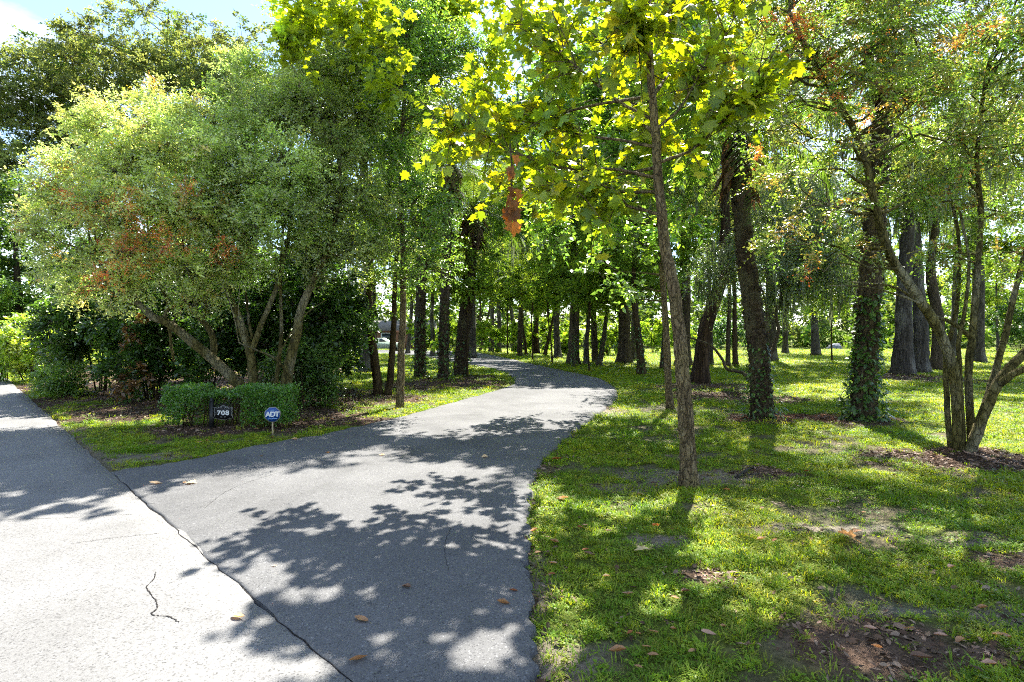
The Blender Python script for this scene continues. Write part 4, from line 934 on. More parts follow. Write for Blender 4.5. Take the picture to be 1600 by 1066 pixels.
# --- tall trees behind the thicket and over the garden
r = rg(650)
def tall(label, base, h, rad, ncl, cr, n, leaf, pal, wt, bark, seed, tm=T_DIA, r0=.4, mossn=0, k=10, L=.6, zc=.68):
    r = rg(seed); base = np.asarray(base, float)
    st = [stem([base, base + A(.1, 0, h * .3), base + A(-.2, .1, h * .6), base + A(.1, 0, h * .92)], r0, r0 * .15, 40, 1.5, .01, r)]
    C, R = clumps_in(r, base + A(0, 0, h * zc), rad, ncl, cr, .6, .25)
    g = foliage(r, C, R, n, L, k, leaf, pal, wt, tm, .3, .15, .75, .2)
    return make_tree('tree', label, base, st, C, R, g, bark, LEAF_FAR, 'tree', None, seed, 9, mossn=mossn, mossL=1.6)
OKP = [(.07, .095, .045), OL, DK, (.125, .145, .085)]
tall('tall grey-green oak with sky showing through above the thicket', A(-26.5, 44, 0), 29, (11.5, 5, 6.8), 150, 1.8, 12500, 0.22, OKP, [3, 2, 1.5, 4], B_OAK, 651, T_DIA, .32, 500)
tall('grey-green oak at the upper left border of the picture', A(-38, 40, 0), 23, (6.5, 5, 7), 60, 1.7, 5000, 0.22, OKP, [3, 2, 1.5, 4], B_OAK, 652, T_DIA, .32, 300)
tall('dark leafy tree at the left border beyond the road', A(-24.5, 28.5, 0), 10, (3.6, 2.6, 3.8), 40, 1.1, 2652, 0.158, [DK, MD, (.03, .06, .02)], [3, 2, 2], B_DARK, 653, T_LEAF2, .25, 0, zc=.66)
tall('tall tree crown behind the twin-trunked tree', A(-6.5, 26, 0), 14, (5, 4, 5.5), 60, 1.3, 3588, 0.169, [MD, DK, LT, OL], [3, 3, 2, 2], B_OAK, 654, T_LEAF2, .35, 300, zc=.66)
tall('tall leafy tree rising beyond the driveway bend', A(3.5, 33, 0), 19, (5.5, 4, 7.5), 64, 1.3, 2808, 0.226, [MD, LT, YG, DK], [3, 3, 1, 2], B_DARK, 655, T_LEAF2, .35, 400, zc=.66)
tall('tall mossy tree behind the slender straight tree', A(9.5, 32, 0), 20, (5.5, 4, 7.5), 64, 1.3, 2808, 0.226, [MD, OL, LT, DK], [3, 2, 2, 2], B_DARK, 656, T_LEAF2, .4, 500, zc=.66)
tall('tall tree behind the ferny palm with sky gaps', A(17, 38, 0), 21, (5.5, 4, 6.5), 50, 1.4, 2808, 0.203, [MD, OL, YG, DK], [3, 2, 1, 2], B_OAK, 657, T_LEAF2, .4, 300, zc=.72)
tall('tall sunlit tree at the far right behind the myrtle crown', A(29, 36, 0), 20, (6.5, 5, 7.5), 60, 1.5, 3120, 0.203, [LT, MD, YG], [3, 3, 2], B_OAK, 658, T_LEAF2, .4, 0, zc=.66)
tall('tall tree left of the palm heads beyond the drive', A(-3.2, 44, 0), 22, (6, 5, 8.5), 60, 1.3, 2574, 0.249, [MD, DK, LT, OL], [3, 2, 2, 2], B_OAK, 659, T_LEAF2, .45, 500, zc=.64)

# --- distant woodland
r = rg(900); Cw, Rw = [], []
for k in range(420):
    a = r.uniform(-1.05, 1.05); Y = r.uniform(82, 125); X = a * Y
    lo_gap = -.40 < a < -.22
    h = r.uniform(5, 9) if lo_gap else r.uniform(9, 24)
    if a > .52: h = r.uniform(7, 17)
    for z in np.arange(1.5, h, 2.6):
        Cw.append((X + r.normal() * 1.2, Y + r.normal() * 1.2, z)); Rw.append(r.uniform(1.6, 2.8))
for k in range(300):      # lower storey of the woods
    a = r.uniform(-1.05, 1.05); Y = r.uniform(90, 104); Cw.append((a * Y, Y, r.uniform(2, 8))); Rw.append(r.uniform(1.6, 2.6))
for k in range(260):      # low bushes along the edge of the lawn
    a = r.uniform(-1.05, 1.05); Y = r.uniform(76, 92)
    if -.27 < a < -.10: Y += 12
    Cw.append((a * Y, Y, r.uniform(.8, 2.4))); Rw.append(r.uniform(1.3, 2.2))
Cw = np.array(Cw); Rw = np.array(Rw); Rw3 = np.stack([Rw, Rw, Rw * .8], -1)
g = foliage(r, Cw, Rw3, 17000, 1.5, 7, .84, [MD, (.06, .095, .025), DK, (.09, .13, .025), (.05, .06, .028)], [3, 2, 3, 1.5, 2], T_DIA, .3, .1, .75, .3)
o = link('distant_woodland', mesh_np('distant_woodland', g[0], [g[1]], LEAF_FAR, g[2])); tag(o, 'hazy mass of green trees closing off the far lawn', 'woodland', kind='stuff')

# ------------------------------------------------------------------ clipped hedge, number plaque, yard sign
r = rg(710); hb = G(347, 674)
hc = G(347, 674) + A(0, .35, 0)
n = 26000
x = r.uniform(-1.08, 1.08, n); y = r.uniform(-.38, .42, n); z = r.uniform(.1, .8, n)
bx = np.abs(x) / 1.08
topz = .74 + .05 * (fbm(x * 3 + 5, y * 3, 1, 2) - .5) * 2 - .10 * (np.abs(x + .15) < .32)
lowz = np.where(x < -.35, .16 + .30 * (x > -.72) * (y < .2), np.where(x > .28, .10, .46))
keep = (z < topz) & (z > lowz + .08 * r.normal(size=n)) & ~((np.abs(x + .05) < .36) & (y < .05) & (z < .58)) & ((bx < .95) | (r.random(n) < .5))
sh = (np.minimum.reduce([topz - z, 1.08 - np.abs(x), y + .38, .42 - y]) < .14) | (r.random(n) < .25)
keep &= sh
pp = np.stack([x, y, z], -1)[keep] + hc
nn_ = len(pp); d = nrm(r.normal(size=(nn_, 3)) + A(0, -.4, .5)); nm = nrm(A(0, -.3, .8) + r.normal(size=(nn_, 3)) * .6)
V, Fa = leaf_geo(pp, d, nm, .05 * r.uniform(.7, 1.3, nn_), T_DIA)
cc = np.repeat(pal_pick(r, [(.035, .09, .015), (.045, .10, .016), (.06, .125, .022), LT], [3, 3, 3, 1], nn_) * np.exp(r.normal(size=(nn_, 1)) * .2), 4, 0)
hroot = empty('clipped_hedge', hc, 'low clipped green hedge with a hollow around the number plaque', 'hedge')
o = link('foliage', mesh_np('foliage', V - hc, [Fa], LEAF_GLOSS, cc), hroot); tag(o, kind='stuff')
mb = MB()
for k in range(34):
    x0 = r.uniform(-.95, .95); b0 = hc + A(x0, r.uniform(-.15, .25), -.02); tp = b0 + A(r.normal() * .14, r.normal() * .1, r.uniform(.45, .62))
    mb.tube(spline([b0, b0 + (tp - b0) * .5 + r.normal(size=3) * .03, tp], 6), np.linspace(.012, .005, 6), 5)
o = mb.build('stems', B_BROWN, hroot, off=hc); tag(o, kind='stuff')

M_IRON = plain('black_iron', (.012, .012, .013), .45, .2, .5, .3, 40); M_WHITE = plain('white_paint', (.72, .72, .70), .5, 0, .4, .06, 60)
M_SILVER = plain('silver_trim', (.27, .265, .25), .45, .3, .5, .1, 60); M_BLUE = plain('blue_sign', (.012, .06, .26), .35, 0, .5, .05, 30)
M_WOOD = plain('pale_stake', (.42, .34, .22), .8, 0, .2, .2, 40)
_dg = None
def text_mesh(s, size, depth, mat, name, bold=0.0, shear=0, space=1.0):
    cu = bpy.data.curves.new('t', 'FONT'); cu.body = s; cu.size = size; cu.extrude = depth; cu.align_x = 'CENTER'; cu.align_y = 'CENTER'; cu.offset = bold; cu.shear = shear; cu.space_character = space
    ob = bpy.data.objects.new('t', cu); COL.objects.link(ob); bpy.context.view_layer.update()
    me = bpy.data.meshes.new_from_object(ob.evaluated_get(bpy.context.evaluated_depsgraph_get())); me.name = name
    bpy.data.objects.remove(ob); me.materials.clear(); me.materials.append(mat); return me
pb_ = G(331, 672)
proot = empty('number_plaque', pb_, 'black house number plaque reading 708 on an iron post inside the hedge', 'sign')
mb = MB(); mb.box((-.03, -.03, -.05), (.03, .03, .50)); mb.tube([(0, 0, .50), (0, 0, .515), (0, 0, .53), (0, 0, .55), (0, 0, .565)], [.034, .042, .022, .03, .004], 10); mb.build('post', M_IRON, proot)
mb = MB(); mb.tube([(.03, -.005, .43), (.2, -.005, .43), (.36, -.005, .43)], [.009, .009, .007], 8); mb.tube(spline([(.03, -.005, .34), (.07, -.005, .38), (.12, -.005, .425)], 8), np.full(8, .006), 6); mb.build('bracket', M_IRON, proot)
half = [(0, .125), (.035, .118), (.05, .098), (.075, .105), (.09, .088), (.10, .078), (.13, .088), (.165, .092), (.155, .06), (.16, .02), (.150, -.03), (.165, -.065), (.172, -.098), (.12, -.10), (.06, -.118), (0, -.128)]
outl = np.array(half + [(-x, z) for x, z in half[-2:0:-1]])
ctr = A(.205, -.012, .30)
def plate(sc, y0, y1, nm, mat):
    mb = MB(); mb.prism(outl * sc + A(ctr[0], ctr[2]), y0, y1); return mb.build(nm, mat, proot)
plate(1.0, -.018, -.008, 'plaque_rim', M_SILVER); plate(.9, -.0215, -.0185, 'plaque_face', M_IRON)
for k, ch in enumerate('708'):
    me = text_mesh(ch, .115, .0015, M_WHITE, 'numeral', .0022); o = link('numeral', me, proot, (ctr[0] - .072 + k * .072, -.0235, ctr[2] - .005)); o.rotation_euler = (math.pi / 2, 0, 0); o.scale = (1.15, .95, 1)
for sgn in (-1, 1):     # scrollwork
    for cz, rr in ((.078, .020), (-.078, .018)):
        a = np.linspace(0, 4.6, 22); q = rr * (1 - a / 7.5); pts = np.stack([ctr[0] + sgn * (.03 + q * np.cos(a)), np.full(22, -.0225), ctr[2] + cz + q * np.sin(a) * .7], -1)
        mb = MB(); mb.tube(pts, np.linspace(.0032, .0018, 22), 5); mb.build('scroll', M_SILVER, proot)
mb = MB(); mb.tube([(ctr[0] - .1, -.008, .44), (ctr[0] - .1, -.010, .36)], [.003, .003], 5); mb.build('hanger', M_IRON, proot)
mb = MB(); mb.tube([(ctr[0] + .1, -.008, .44), (ctr[0] + .1, -.010, .36)], [.003, .003], 5); mb.build('hanger', M_IRON, proot)

ab = G(426, 681)
aroot = empty('security_sign', ab, 'small blue octagonal alarm company sign on a pale stake beside the driveway', 'sign')
aroot.rotation_euler.z = math.radians(12)
mb = MB(); mb.box((-.011, -.004, -.06), (.011, .004, .30)); mb.build('stake', M_WOOD, aroot)
def octo(rad, z, y0, y1, nm, mat):
    a = np.arange(8) * np.pi / 4 + np.pi / 8; mb = MB(); mb.prism(np.stack([rad * np.cos(a), z + rad * np.sin(a)], -1), y0, y1); return mb.build(nm, mat, aroot)
octo(.132, .345, -.012, -.005, 'rim', M_SILVER); octo(.120, .345, -.0150, -.0125, 'panel', M_BLUE)
me = text_mesh('ADT', .112, .001, M_WHITE, 'lettering', .004, 0, .86); o = link('lettering', me, aroot, (0, -.0165, .347)); o.rotation_euler = (math.pi / 2, 0, 0)
mb = MB(); mb.box((-.07, -.0165, .272), (.07, -.0153, .283)); mb.build('small_print_bar', plain('pale_blue', (.2, .35, .6), .5), aroot)
mb = MB(); mb.box((-.05, -.0165, .412), (.05, -.0153, .420)); mb.build('small_print_bar', plain('pale_blue', (.2, .35, .6), .5), aroot)

# ------------------------------------------------------------------ fallen leaves
r = rg(800)
def drymesh(tm, c, curl, seed):
    q = rg(seed); V, Fa = leaf_geo(np.zeros((1, 3)), A(1, 0, 0)[None], A(0, 0, 1)[None], np.ones(1), tm)
    V[:, 2] += curl * V[:, 1] ** 2 * 2 + q.normal(size=len(V)) * .018; V[:, 0] -= .5; V[:, 2] -= V[:, 2].min()
    return mesh_np('fallen_leaf', V, [Fa], LEAF_DRY, np.broadcast_to(A(*c), (len(V), 3)) * np.exp(q.normal(size=(len(V), 1)) * .12))
TAN = (.27, .15, .075); PALE = (.48, .34, .20); RUST = (.24, .085, .03); DKB = (.12, .07, .045); PNK = (.33, .2, .14)
dm = {k: [drymesh(T_DRY, c, cu, 30 + i * 3 + j) for j, cu in enumerate((.4, .9, 1.6))] for i, (k, c) in enumerate((('tan', TAN), ('pale', PALE), ('rust', RUST), ('dark', DKB), ('pink', PNK)))}
ds = {k: [drymesh(T_SYC, c, cu, 60 + i * 3 + j) for j, cu in enumerate((.25, .6))] for i, (k, c) in enumerate((('pale', (.5, .38, .2)), ('tan', (.34, .22, .12)), ('rust', RUST)))}
def surf_z(x, y):
    if road_side(x, y) < -.05: return float(road_z(x, y)) + .004
    if in_poly(np.array([x]), np.array([y]), DRIVE_POLY)[0]: return float(drive_z(x, y)) + .004
    return float(ground_z(np.array([x]), np.array([y]))[0]) + .028
FL = [(565, 979, 36, 'tan', 0, 'long tan leaf lying on the shaded driveway left of centre', None), (560, 1043, 36, 'tan', 0, 'long tan leaf at the bottom edge on the driveway joint', None), (786, 953, 25, 'tan', 0, 'curled brown leaf on the driveway near its right edge', None), (802, 932, 16, 'rust', 0, 'small rust leaf just above the curled leaf at the driveway edge', None),
      (300, 761, 20, 'pale', 1, 'crumpled pale leaf in the sun at the driveway mouth', None), (288, 760, 13, 'pale', 0, 'small pale leaf beside the crumpled one at the driveway mouth', None), (243, 761, 27, 'pale', 0, 'long pale leaf on the road corner by the verge', None), (372, 972, 30, 'pale', 0, 'faded pale leaf on the sunlit road by the joint', None), (635, 926, 18, 'dark', 0, 'thin dark leaf in the driveway shade', None),
      (428, 893, 9, 'pale', 0, 'tiny white leaf scrap on the sunny driveway', None), (597, 716, 12, 'pale', 0, 'small pale leaf on the driveway below the verge', None), (757, 719, 12, 'pale', 0, 'small pale leaf midway across the driveway', None), (408, 717, 10, 'tan', 0, 'small tan leaf in the shade on the driveway below the hedge', None), (512, 712, 11, 'tan', 0, 'small tan leaf on the driveway right of the blue sign', None),
      (1002, 868, 34, 'pale', 1, 'large pale lobed leaf on the grass below the sycamore', None), (1328, 851, 36, 'tan', 1, 'large curled tan lobed leaf on the sunny grass at right', None), (1338, 840, 26, 'tan', 0, 'tan leaf just behind the large curled leaf', None)]
sh_lab = 'small fallen brown leaf lying in the lawn grass'
for px, py, sz, kd in [(866, 854, 17, 'tan'), (921, 875, 20, 'dark'), (864, 888, 17, 'pink'), (947, 910, 18, 'pale'), (981, 937, 24, 'pink'), (1055, 945, 20, 'tan'), (1072, 937, 26, 'dark'), (1021, 998, 22, 'tan'), (984, 1000, 16, 'rust'), (997, 1002, 14, 'tan'), (1010, 1025, 22, 'tan'), (1020, 1038, 18, 'tan'), (965, 1031, 30, 'tan'), (1107, 1003, 26, 'pink'), (997, 1056, 16, 'tan'), (1052, 993, 12, 'tan'), (1080, 1030, 18, 'tan'),
                       (1190, 848, 18, 'tan'), (1535, 957, 20, 'tan'), (1562, 1005, 26, 'tan'), (1575, 1009, 20, 'tan'), (1487, 895, 22, 'pink'), (1585, 900, 20, 'pale'), (1440, 1045, 40, 'dark'), (1025, 826, 16, 'rust'), (913, 828, 12, 'dark'), (880, 785, 22, 'tan'), (870, 722, 16, 'rust'), (876, 787, 16, 'dark'), (1135, 772, 16, 'rust'), (1000, 775, 12, 'dark'), (1050, 832, 10, 'dark'), (950, 835, 14, 'pink'), (906, 831, 10, 'rust'),
                       (1260, 745, 12, 'rust'), (1520, 785, 12, 'tan'), (1430, 805, 12, 'pink'), (1350, 808, 12, 'tan'), (1170, 1020, 18, 'dark'), (1130, 990, 14, 'tan'), (1210, 850, 14, 'rust'), (1190, 800, 14, 'pink'), (1545, 1055, 26, 'pink'), (1280, 990, 18, 'pink'), (1360, 1000, 22, 'pink'), (1370, 1030, 20, 'tan'), (1420, 1000, 22, 'tan'), (1470, 1010, 24, 'pink'), (1500, 1020, 22, 'tan'), (915, 868, 12, 'rust'), (840, 870, 14, 'tan'), (835, 835, 14, 'tan'), (862, 905, 12, 'rust'), (1490, 925, 18, 'dark')]:
    FL.append((px, py, sz, kd, 0, sh_lab, 'small fallen leaves on the lawn'))
for px, py, sz, kd in [(322, 692, 11, 'rust'), (312, 694, 10, 'tan'), (345, 682, 10, 'tan'), (254, 663, 13, 'tan'), (240, 668, 10, 'pale'), (300, 676, 9, 'pink'), (460, 690, 10, 'pale'), (425, 687, 10, 'rust'), (400, 676, 8, 'tan'), (500, 672, 8, 'pink'), (520, 660, 8, 'tan'), (560, 650, 8, 'pink')]:
    FL.append((px, py, sz, kd, 0, 'small fallen leaf on the verge or mulch near the clipped hedge', 'small fallen leaves by the hedge'))
LM = [('large pale lobed leaf', 1002, 868), ('large curled tan leaf', 1328, 851), ('dark soil patch', 1420, 1015), ('foot of the sycamore', 1077, 755), ('foot of the right myrtle', 1505, 712), ('right edge of the driveway', 835, 860), ('bottom edge below the sycamore', 1010, 1060), ('right border of the lawn', 1590, 930),
      ('number plaque', 340, 660), ('blue alarm sign', 428, 680), ('left end of the clipped hedge', 250, 665)]
CN = {'tan': 'tan', 'pale': 'pale cream', 'rust': 'rust red', 'dark': 'dark brown', 'pink': 'pinkish brown'}; ORD = ['nearest', 'second nearest', 'third nearest', 'fourth nearest', 'fifth nearest', 'sixth nearest', 'seventh nearest', 'eighth nearest', 'ninth nearest', 'tenth nearest', 'eleventh nearest']
buck = {}
for i, q in enumerate(FL):
    if q[6]:
        d_, nm_ = min((math.hypot(q[0] - a_, q[1] - b_), n_) for n_, a_, b_ in LM); buck.setdefault((q[3], nm_), []).append((d_, i))
for (kd, nm_), v in buck.items():
    for k, (_, i) in enumerate(sorted(v)):
        FL[i] = FL[i][:5] + ('%s fallen leaf, %s of its colour to the %s' % (CN[kd], ORD[min(k, 10)], nm_), FL[i][6])
for i, (px, py, sz, kd, syc, lab, grp) in enumerate(FL):
    g = G(px, py); s = sz * r.uniform(.7, 1.05) * g[1] / F_PX; z = surf_z(g[0], g[1])
    me = (ds.get(kd, ds['tan'])[i % 2] if syc else dm[kd][i % 3])
    o = link('fallen_leaf', me, None, (g[0], g[1], z)); o.scale = (s, s, s); o.rotation_euler = (r.normal() * .15, r.normal() * .12, r.uniform(-.6, .6) + (math.pi if r.random() < .5 else 0))
    tag(o, lab, 'leaf', grp)

# fallen branch on the lawn near the sycamore
mb = MB(); a = G(1150, 752); b2 = G(1180, 735)
mb.tube(spline([A(a[0], a[1], .03), A((a[0] + b2[0]) / 2, (a[1] + b2[1]) / 2, .06), A(b2[0], b2[1], .04)], 10), np.linspace(.02, .008, 10), 7)
mb.tube(spline([A(a[0] + .1, a[1] + .08, .04), A(a[0] + .25, a[1] + .05, .07), A(a[0] + .33, a[1] + .12, .05)], 8), np.linspace(.012, .005, 8), 6)
o = mb.build('fallen_branch', B_OAK, None, off=A(a[0], a[1], 0), loc=(a[0], a[1], 0)); tag(o, 'short grey fallen branch lying in the grass right of the sycamore', 'branch')

# ------------------------------------------------------------------ grass, litter, mulch chips (stuff, instanced points)
def tuft(name, r, nb, ln, wd, splay, mat, flat=0.0):
    V, Fa = [], []; k = 0
    for i in range(nb):
        a = r.uniform(0, 6.28); rr = r.random() ** .5 * .05; p = A(math.cos(a) * rr, math.sin(a) * rr, 0); a2 = a + r.normal() * .7
        sp = splay * r.uniform(.5, 1.4); d = nrm(A(math.cos(a2) * sp, math.sin(a2) * sp, 1)); l_ = ln * r.uniform(.55, 1.25); s_ = A(-math.sin(a2), math.cos(a2), 0) * wd * r.uniform(.7, 1.2)
        m1 = p + d * l_ * .55; e = p + d * l_ + A(math.cos(a2), math.sin(a2), 0) * l_ * .3 - A(0, 0, l_ * .22)
        V += [p - s_ * .7, p + s_ * .7, m1 - s_, m1 + s_, e]; Fa += [[k, k + 1, k + 3], [k, k + 3, k + 2], [k + 2, k + 3, k + 4]]; k += 5
    return bpy.data.objects.new(name, mesh_np(name, np.array(V), [np.array(Fa)], mat))
def weed(name, r, nb, ln, mat):
    th = r.uniform(0, 6.28, nb); rr = r.random(nb) ** .5 * .055; p = np.stack([np.cos(th) * rr, np.sin(th) * rr, r.uniform(.004, .022, nb)], -1)
    a = r.uniform(0, 6.28, nb); V, Fa = leaf_geo(p, nrm(np.stack([np.cos(a), np.sin(a), r.normal(size=nb) * .35 + .15], -1)), nrm(A(0, 0, 1) + r.normal(size=(nb, 3)) * .35), ln * r.uniform(.6, 1.3, nb), T_OVAL)
    return bpy.data.objects.new(name, mesh_np(name, V, [Fa], mat))
def grass_mat(name, a, b, c, tr):
    m, t, o = new_mat(name); oi = t.nodes.new('ShaderNodeObjectInfo')
    col = ramp(t, oi.outputs['Random'], [(0, a), (.5, b), (1, c)])
    ge = t.nodes.new('ShaderNodeNewGeometry'); n1 = noise(t, .7, 4, .6, ge.outputs['Position']); n2 = noise(t, 5, 3, .6, ge.outputs['Position'])
    col = mul(t, col, ramp(t, n1, [(.3, (.6, .78, .75)), (.7, (1.4, 1.15, 1.0))])); col = mul(t, col, ramp(t, n2, [(.3, .65), (.7, 1.3)]))
    pb = N(t, 'ShaderNodeBsdfPrincipled', Roughness=.5); pb.inputs['Specular IOR Level'].default_value = .1; t.links.new(col, pb.inputs['Base Color'])
    tl = N(t, 'ShaderNodeBsdfTranslucent'); t.links.new(mul(t, col, tr), tl.inputs['Color']); ad = t.nodes.new('ShaderNodeAddShader')
    t.links.new(pb.outputs[0], ad.inputs[0]); t.links.new(tl.outputs[0], ad.inputs[1]); t.links.new(ad.outputs[0], o.inputs[0]); return m
M_GRASS = grass_mat('grass_blade', (.067, .132, .012), (.106, .168, .013), (.172, .188, .034), (1.45, 1.3, .3))
M_CHIP = grass_mat('mulch_chip', (.05, .03, .02), (.11, .07, .05), (.26, .19, .15), (.1, .1, .1))
def scatter(name, X, Y, S, tmpl, mat, r, label, cat, dz=0.0, flat=True):
    Z = ground_z(X, Y) + dz
    me = bpy.data.meshes.new(name); me.vertices.add(len(X)); me.vertices.foreach_set('co', np.stack([X, Y, Z], -1).astype(np.float32).ravel())
    for nm, v, ty in (('scl', S, 'FLOAT'), ('rot', r.uniform(0, 6.28, len(X)), 'FLOAT')):
        a = me.attributes.new(nm, ty, 'POINT'); a.data.foreach_set('value', v.astype(np.float32))
    a = me.attributes.new('var', 'INT', 'POINT'); a.data.foreach_set('value', np.clip((r.random(len(X)) ** .8 * len(tmpl)).astype(np.int32), 0, len(tmpl) - 1))
    me.materials.append(mat); o = link(name, me); tag(o, label, cat, kind='stuff')
    ng = bpy.data.node_groups.new(name, 'GeometryNodeTree')
    ng.interface.new_socket('Geometry', in_out='INPUT', socket_type='NodeSocketGeometry'); ng.interface.new_socket('Geometry', in_out='OUTPUT', socket_type='NodeSocketGeometry')
    gi = ng.nodes.new('NodeGroupInput'); go = ng.nodes.new('NodeGroupOutput'); ip = ng.nodes.new('GeometryNodeInstanceOnPoints'); g2i = ng.nodes.new('GeometryNodeGeometryToInstance')
    for ob in reversed(tmpl):
        oi = ng.nodes.new('GeometryNodeObjectInfo'); oi.inputs['Object'].default_value = ob; ng.links.new(oi.outputs['Geometry'], g2i.inputs[0])
    def na(nm, ty):
        q = ng.nodes.new('GeometryNodeInputNamedAttribute'); q.data_type = ty; q.inputs['Name'].default_value = nm; return q.outputs['Attribute']
    ng.links.new(gi.outputs[0], ip.inputs['Points']); ng.links.new(g2i.outputs[0], ip.inputs['Instance']); ip.inputs['Pick Instance'].default_value = True
    ng.links.new(na('var', 'INT'), ip.inputs['Instance Index'])
    cx = ng.nodes.new('ShaderNodeCombineXYZ'); ng.links.new(na('rot', 'FLOAT'), cx.inputs['Z']); ng.links.new(cx.outputs[0], ip.inputs['Rotation'])
    cs = ng.nodes.new('ShaderNodeCombineXYZ'); sa = na('scl', 'FLOAT')
    for k in 'XYZ': ng.links.new(sa, cs.inputs[k])
    ng.links.new(cs.outputs[0], ip.inputs['Scale']); ng.links.new(ip.outputs[0], go.inputs[0])
    md = o.modifiers.new('scatter', 'NODES'); md.node_group = ng
    return o
r = rg(850)
TUFTS = [tuft('grass_tuft', r, 12, .055, .0030, .75, M_GRASS), tuft('grass_tuft', r, 11, .042, .0036, 1.0, M_GRASS), tuft('grass_tuft', r, 10, .07, .0028, .55, M_GRASS), weed('weed_tuft', r, 15, .022, M_GRASS), weed('weed_tuft', r, 13, .028, M_GRASS)]
gxs, gys, gss = [], [], []
for y0, y1, den, sc_ in ((2.0, 5, 900, .85), (5, 9, 520, 1.0), (9, 16, 230, 1.4), (16, 30, 70, 2.0), (30, 75, 12, 3.2)):
    xm = y1 * 1.0 + 1.5; n = int((y1 - y0) * 2 * xm * den); X = r.uniform(-xm, xm, n); Y = r.uniform(y0, y1, n)
    k = np.abs(X) < Y * .95 + 1.5; X = X[k]; Y = Y[k]
    k = (road_side(X, Y) > .03) | (road_side(X, Y) < -7.1); X = X[k]; Y = Y[k]
    ind_ = in_poly(X, Y, DRIVE_POLY[::2]); X = X[~ind_]; Y = Y[~ind_]
    bmk = bed_masks(X, Y); bare = np.maximum.reduce([bmk['m'] * .96, bmk['s'] * .72, bmk['k'] * .94, bmk['r']])
    patch = sstep(.55, .68, fbm(X + 9, Y + 3, 1.7, 4)) * .8 * sstep(25, 10, Y) + sstep(.52, .7, fbm(X, Y, 6, 3)) * .55
    k = r.random(len(X)) > np.maximum(bare, patch); X = X[k]; Y = Y[k]
    gxs.append(X); gys.append(Y); gss.append(sc_ * r.uniform(.6, 1.25, len(X)) * (.7 + .6 * fbm(X, Y, 1.3, 2)))
scatter('lawn_grass', np.concatenate(gxs), np.concatenate(gys), np.concatenate(gss), TUFTS, M_GRASS, r, 'short patchy grass and creeping weeds covering the lawn', 'grass')
# chips of mulch and dry litter
def chip(r, n_, ln):
    th = r.uniform(0, 6.28, n_); rr = r.random(n_) ** .5 * .09; p = np.stack([np.cos(th) * rr, np.sin(th) * rr, r.uniform(0, .02, n_)], -1); a = r.uniform(0, 6.28, n_)
    V, Fa = leaf_geo(p, nrm(np.stack([np.cos(a), np.sin(a), r.normal(size=n_) * .2], -1)), nrm(A(0, 0, 1) + r.normal(size=(n_, 3)) * .4), ln * r.uniform(.5, 1.5, n_), T_NARROW if r.random() < .5 else T_OVAL)
    return bpy.data.objects.new('litter_chip', mesh_np('litter_chip', V, [Fa], M_CHIP))
CH = [chip(r, 3, .055), chip(r, 5, .036), chip(r, 6, .026), chip(r, 5, .03)]
cx_, cy_ = [], []
for y0, y1, den in ((2.0, 8, 260), (8, 16, 120), (16, 32, 30)):
    xm = y1 * 1.0 + 1.5; n = int((y1 - y0) * 2 * xm * den); X = r.uniform(-xm, xm, n); Y = r.uniform(y0, y1, n)
    k = (np.abs(X) < Y * .95 + 1.5) & (road_side(X, Y) > .05); X = X[k]; Y = Y[k]; ind_ = in_poly(X, Y, DRIVE_POLY[::2]); X = X[~ind_]; Y = Y[~ind_]
    bmk = bed_masks(X, Y); pr = np.maximum.reduce([bmk['m'], bmk['r'], bmk['k'] * .75, bmk['s'] * .15, np.full(len(X), .05), .5 * sstep(.35, .0, edge_dist(X, Y)) * (X > 0)]); k = r.random(len(X)) < pr
    cx_.append(X[k]); cy_.append(Y[k])
X = np.concatenate(cx_); Y = np.concatenate(cy_)
scatter('leaf_litter', X, Y, r.uniform(.6, 1.3, len(X)) * np.where(Y > 16, 1.6, 1.0), CH, M_CHIP, r, 'brown bark chips and dead leaf litter on the mulch beds', 'litter', .004)

# ------------------------------------------------------------------ far things: car, house, fence, boulder
M_CAR = plain('pale_green_paint', (.42, .52, .42), .3, .0, .5, .03, 5); M_GLASS = plain('car_glass', (.02, .03, .035), .08, 0, .6, .1, 5); M_TYRE = plain('tyre', (.015, .015, .016), .85, 0, .2, .2, 30); M_RIM = plain('rim', (.4, .4, .42), .35, .7, .5, .05, 20)
cb = A(-14.9, 66, 0); car = empty('parked_car', cb, 'pale green car parked beyond the palms, facing right', 'car')
prof = [(-2.35, .35), (-2.4, .75), (-2.25, 1.0), (-1.5, 1.06), (-.95, 1.48), (.2, 1.52), (.95, 1.08), (2.0, .92), (2.35, .72), (2.38, .38), (1.95, .3), (1.8, .55), (1.5, .68), (1.2, .55), (1.05, .3), (-1.0, .3), (-1.15, .55), (-1.45, .68), (-1.75, .55), (-1.9, .3)]
mb = MB(); mb.prism(np.array(prof), -.85, .85); mb.build('body', M_CAR, car)
for s_ in (-.856, .856):
    mb = MB(); mb.prism(np.array([(-1.3, 1.07), (-.88, 1.42), (-.2, 1.45), (-.2, 1.07)]), s_ - .004, s_ + .004); mb.build('side_window', M_GLASS, car)
    mb = MB(); mb.prism(np.array([(-.12, 1.07), (-.12, 1.45), (.15, 1.45), (.72, 1.09)]), s_ - .004, s_ + .004); mb.build('side_window', M_GLASS, car)
    for wx in (-1.45, 1.5):
        mb = MB(); mb.tube([(wx, s_ - .1, .33), (wx, s_ - .09, .33), (wx, s_ + .09, .33), (wx, s_ + .1, .33)], [.29, .33, .33, .29], 20); wh = mb.build('wheel', M_TYRE, car)
        mb = MB(); mb.tube([(wx, s_ - .112, .33), (wx, s_ + .112, .33)], [.19, .19], 14); mb.build('rim', M_RIM, wh)
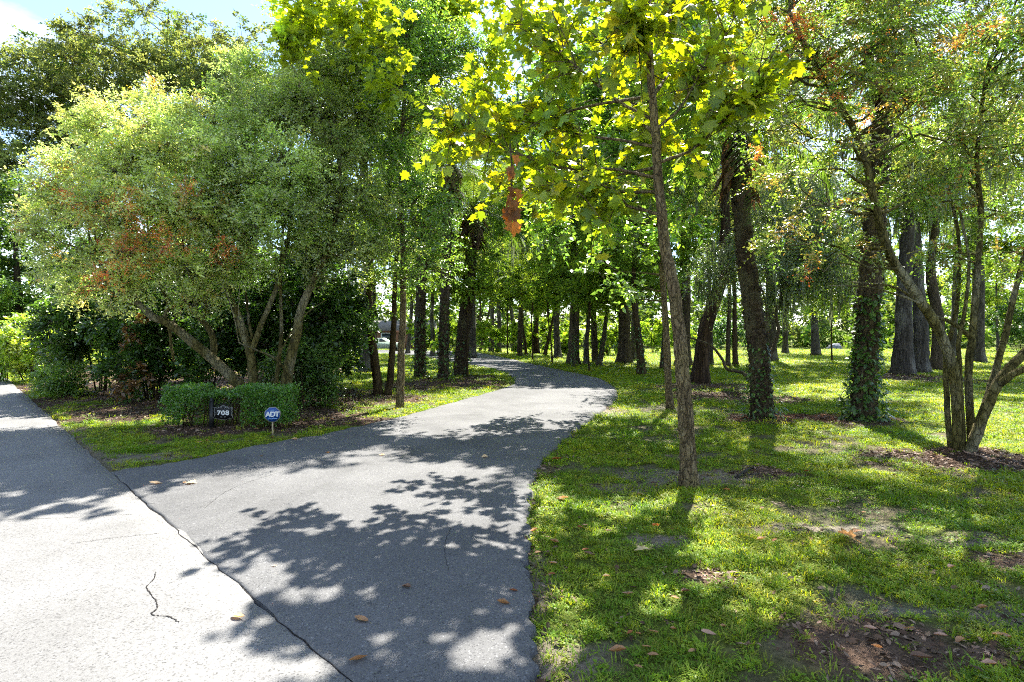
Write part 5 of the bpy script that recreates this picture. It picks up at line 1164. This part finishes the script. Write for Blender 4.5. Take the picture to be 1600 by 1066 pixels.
M_BRICK = plain('orange_brick', (.2, .10, .065), .9, 0, .2, .3, 8); M_ROOF = plain('grey_roof', (.16, .15, .14), .9, 0, .2, .3, 6)
hb_ = A(-15, 80, 0); house = empty('house', hb_, 'low orange brick house glimpsed behind the parked car', 'house')
mb = MB(); mb.box((-4, 0, 0), (3.2, 7, 2.5)); mb.build('wall', M_BRICK, house)
mb = MB(); mb.prism(np.array([(-.6, 2.5), (3.5, 4.0), (7.6, 2.5)]), -4.6, 3.8, 0); mb.build('roof', M_ROOF, house)
for wx in (-2.4, 1.4):
    mb = MB(); mb.box((wx - .8, -.03, .9), (wx + .8, -.004, 2.2)); f_ = mb.build('window', M_WHITE, house); mb = MB(); mb.box((wx - .7, -.05, 1.0), (wx + .7, -.034, 2.1)); mb.build('pane', M_GLASS, f_)
fr = empty('rail_fence', A(4, 78, 0), 'dark post and rail fence crossing behind the far trees', 'fence'); M_FENCE = plain('weathered_fence', (.06, .05, .045), .9)
for k in range(13):
    mb = MB(); mb.box((-.07, -.07, -.1), (.07, .07, 1.35)); mb.build('post', M_FENCE, fr, (-12 + k * 2.4, 0, 0))
for z_ in (.4, .8, 1.2):
    mb = MB(); mb.box((-12.2, -.12, z_ - .06), (17, -.075, z_ + .06)); mb.build('rail', M_FENCE, fr)
r = rg(990); a, b2 = np.meshgrid(np.linspace(0, 2 * np.pi, 20, endpoint=False), np.linspace(.02, np.pi * .55, 9)); rr = 1 + .15 * r.normal(size=a.shape) * np.sin(b2)
V = np.stack([.9 * rr * np.cos(a) * np.sin(b2), .7 * rr * np.sin(a) * np.sin(b2), .75 * rr * np.cos(b2)], -1).reshape(-1, 3); i = np.arange(8)[:, None] * 20; j = np.arange(20)[None]; k = (j + 1) % 20
o = link('boulder', mesh_np('boulder', V, [np.stack([i + j, i + 20 + j, i + 20 + k, i + k], -1).reshape(-1, 4), np.arange(20)[None]], plain('boulder_stone', (.2, .21, .24), .9, 0, .2, .3, 4), None, True), None, (*G(1305, 546)[:2], 0)); tag(o, 'small grey boulder on the far lawn left of the ferny palm', 'rock')
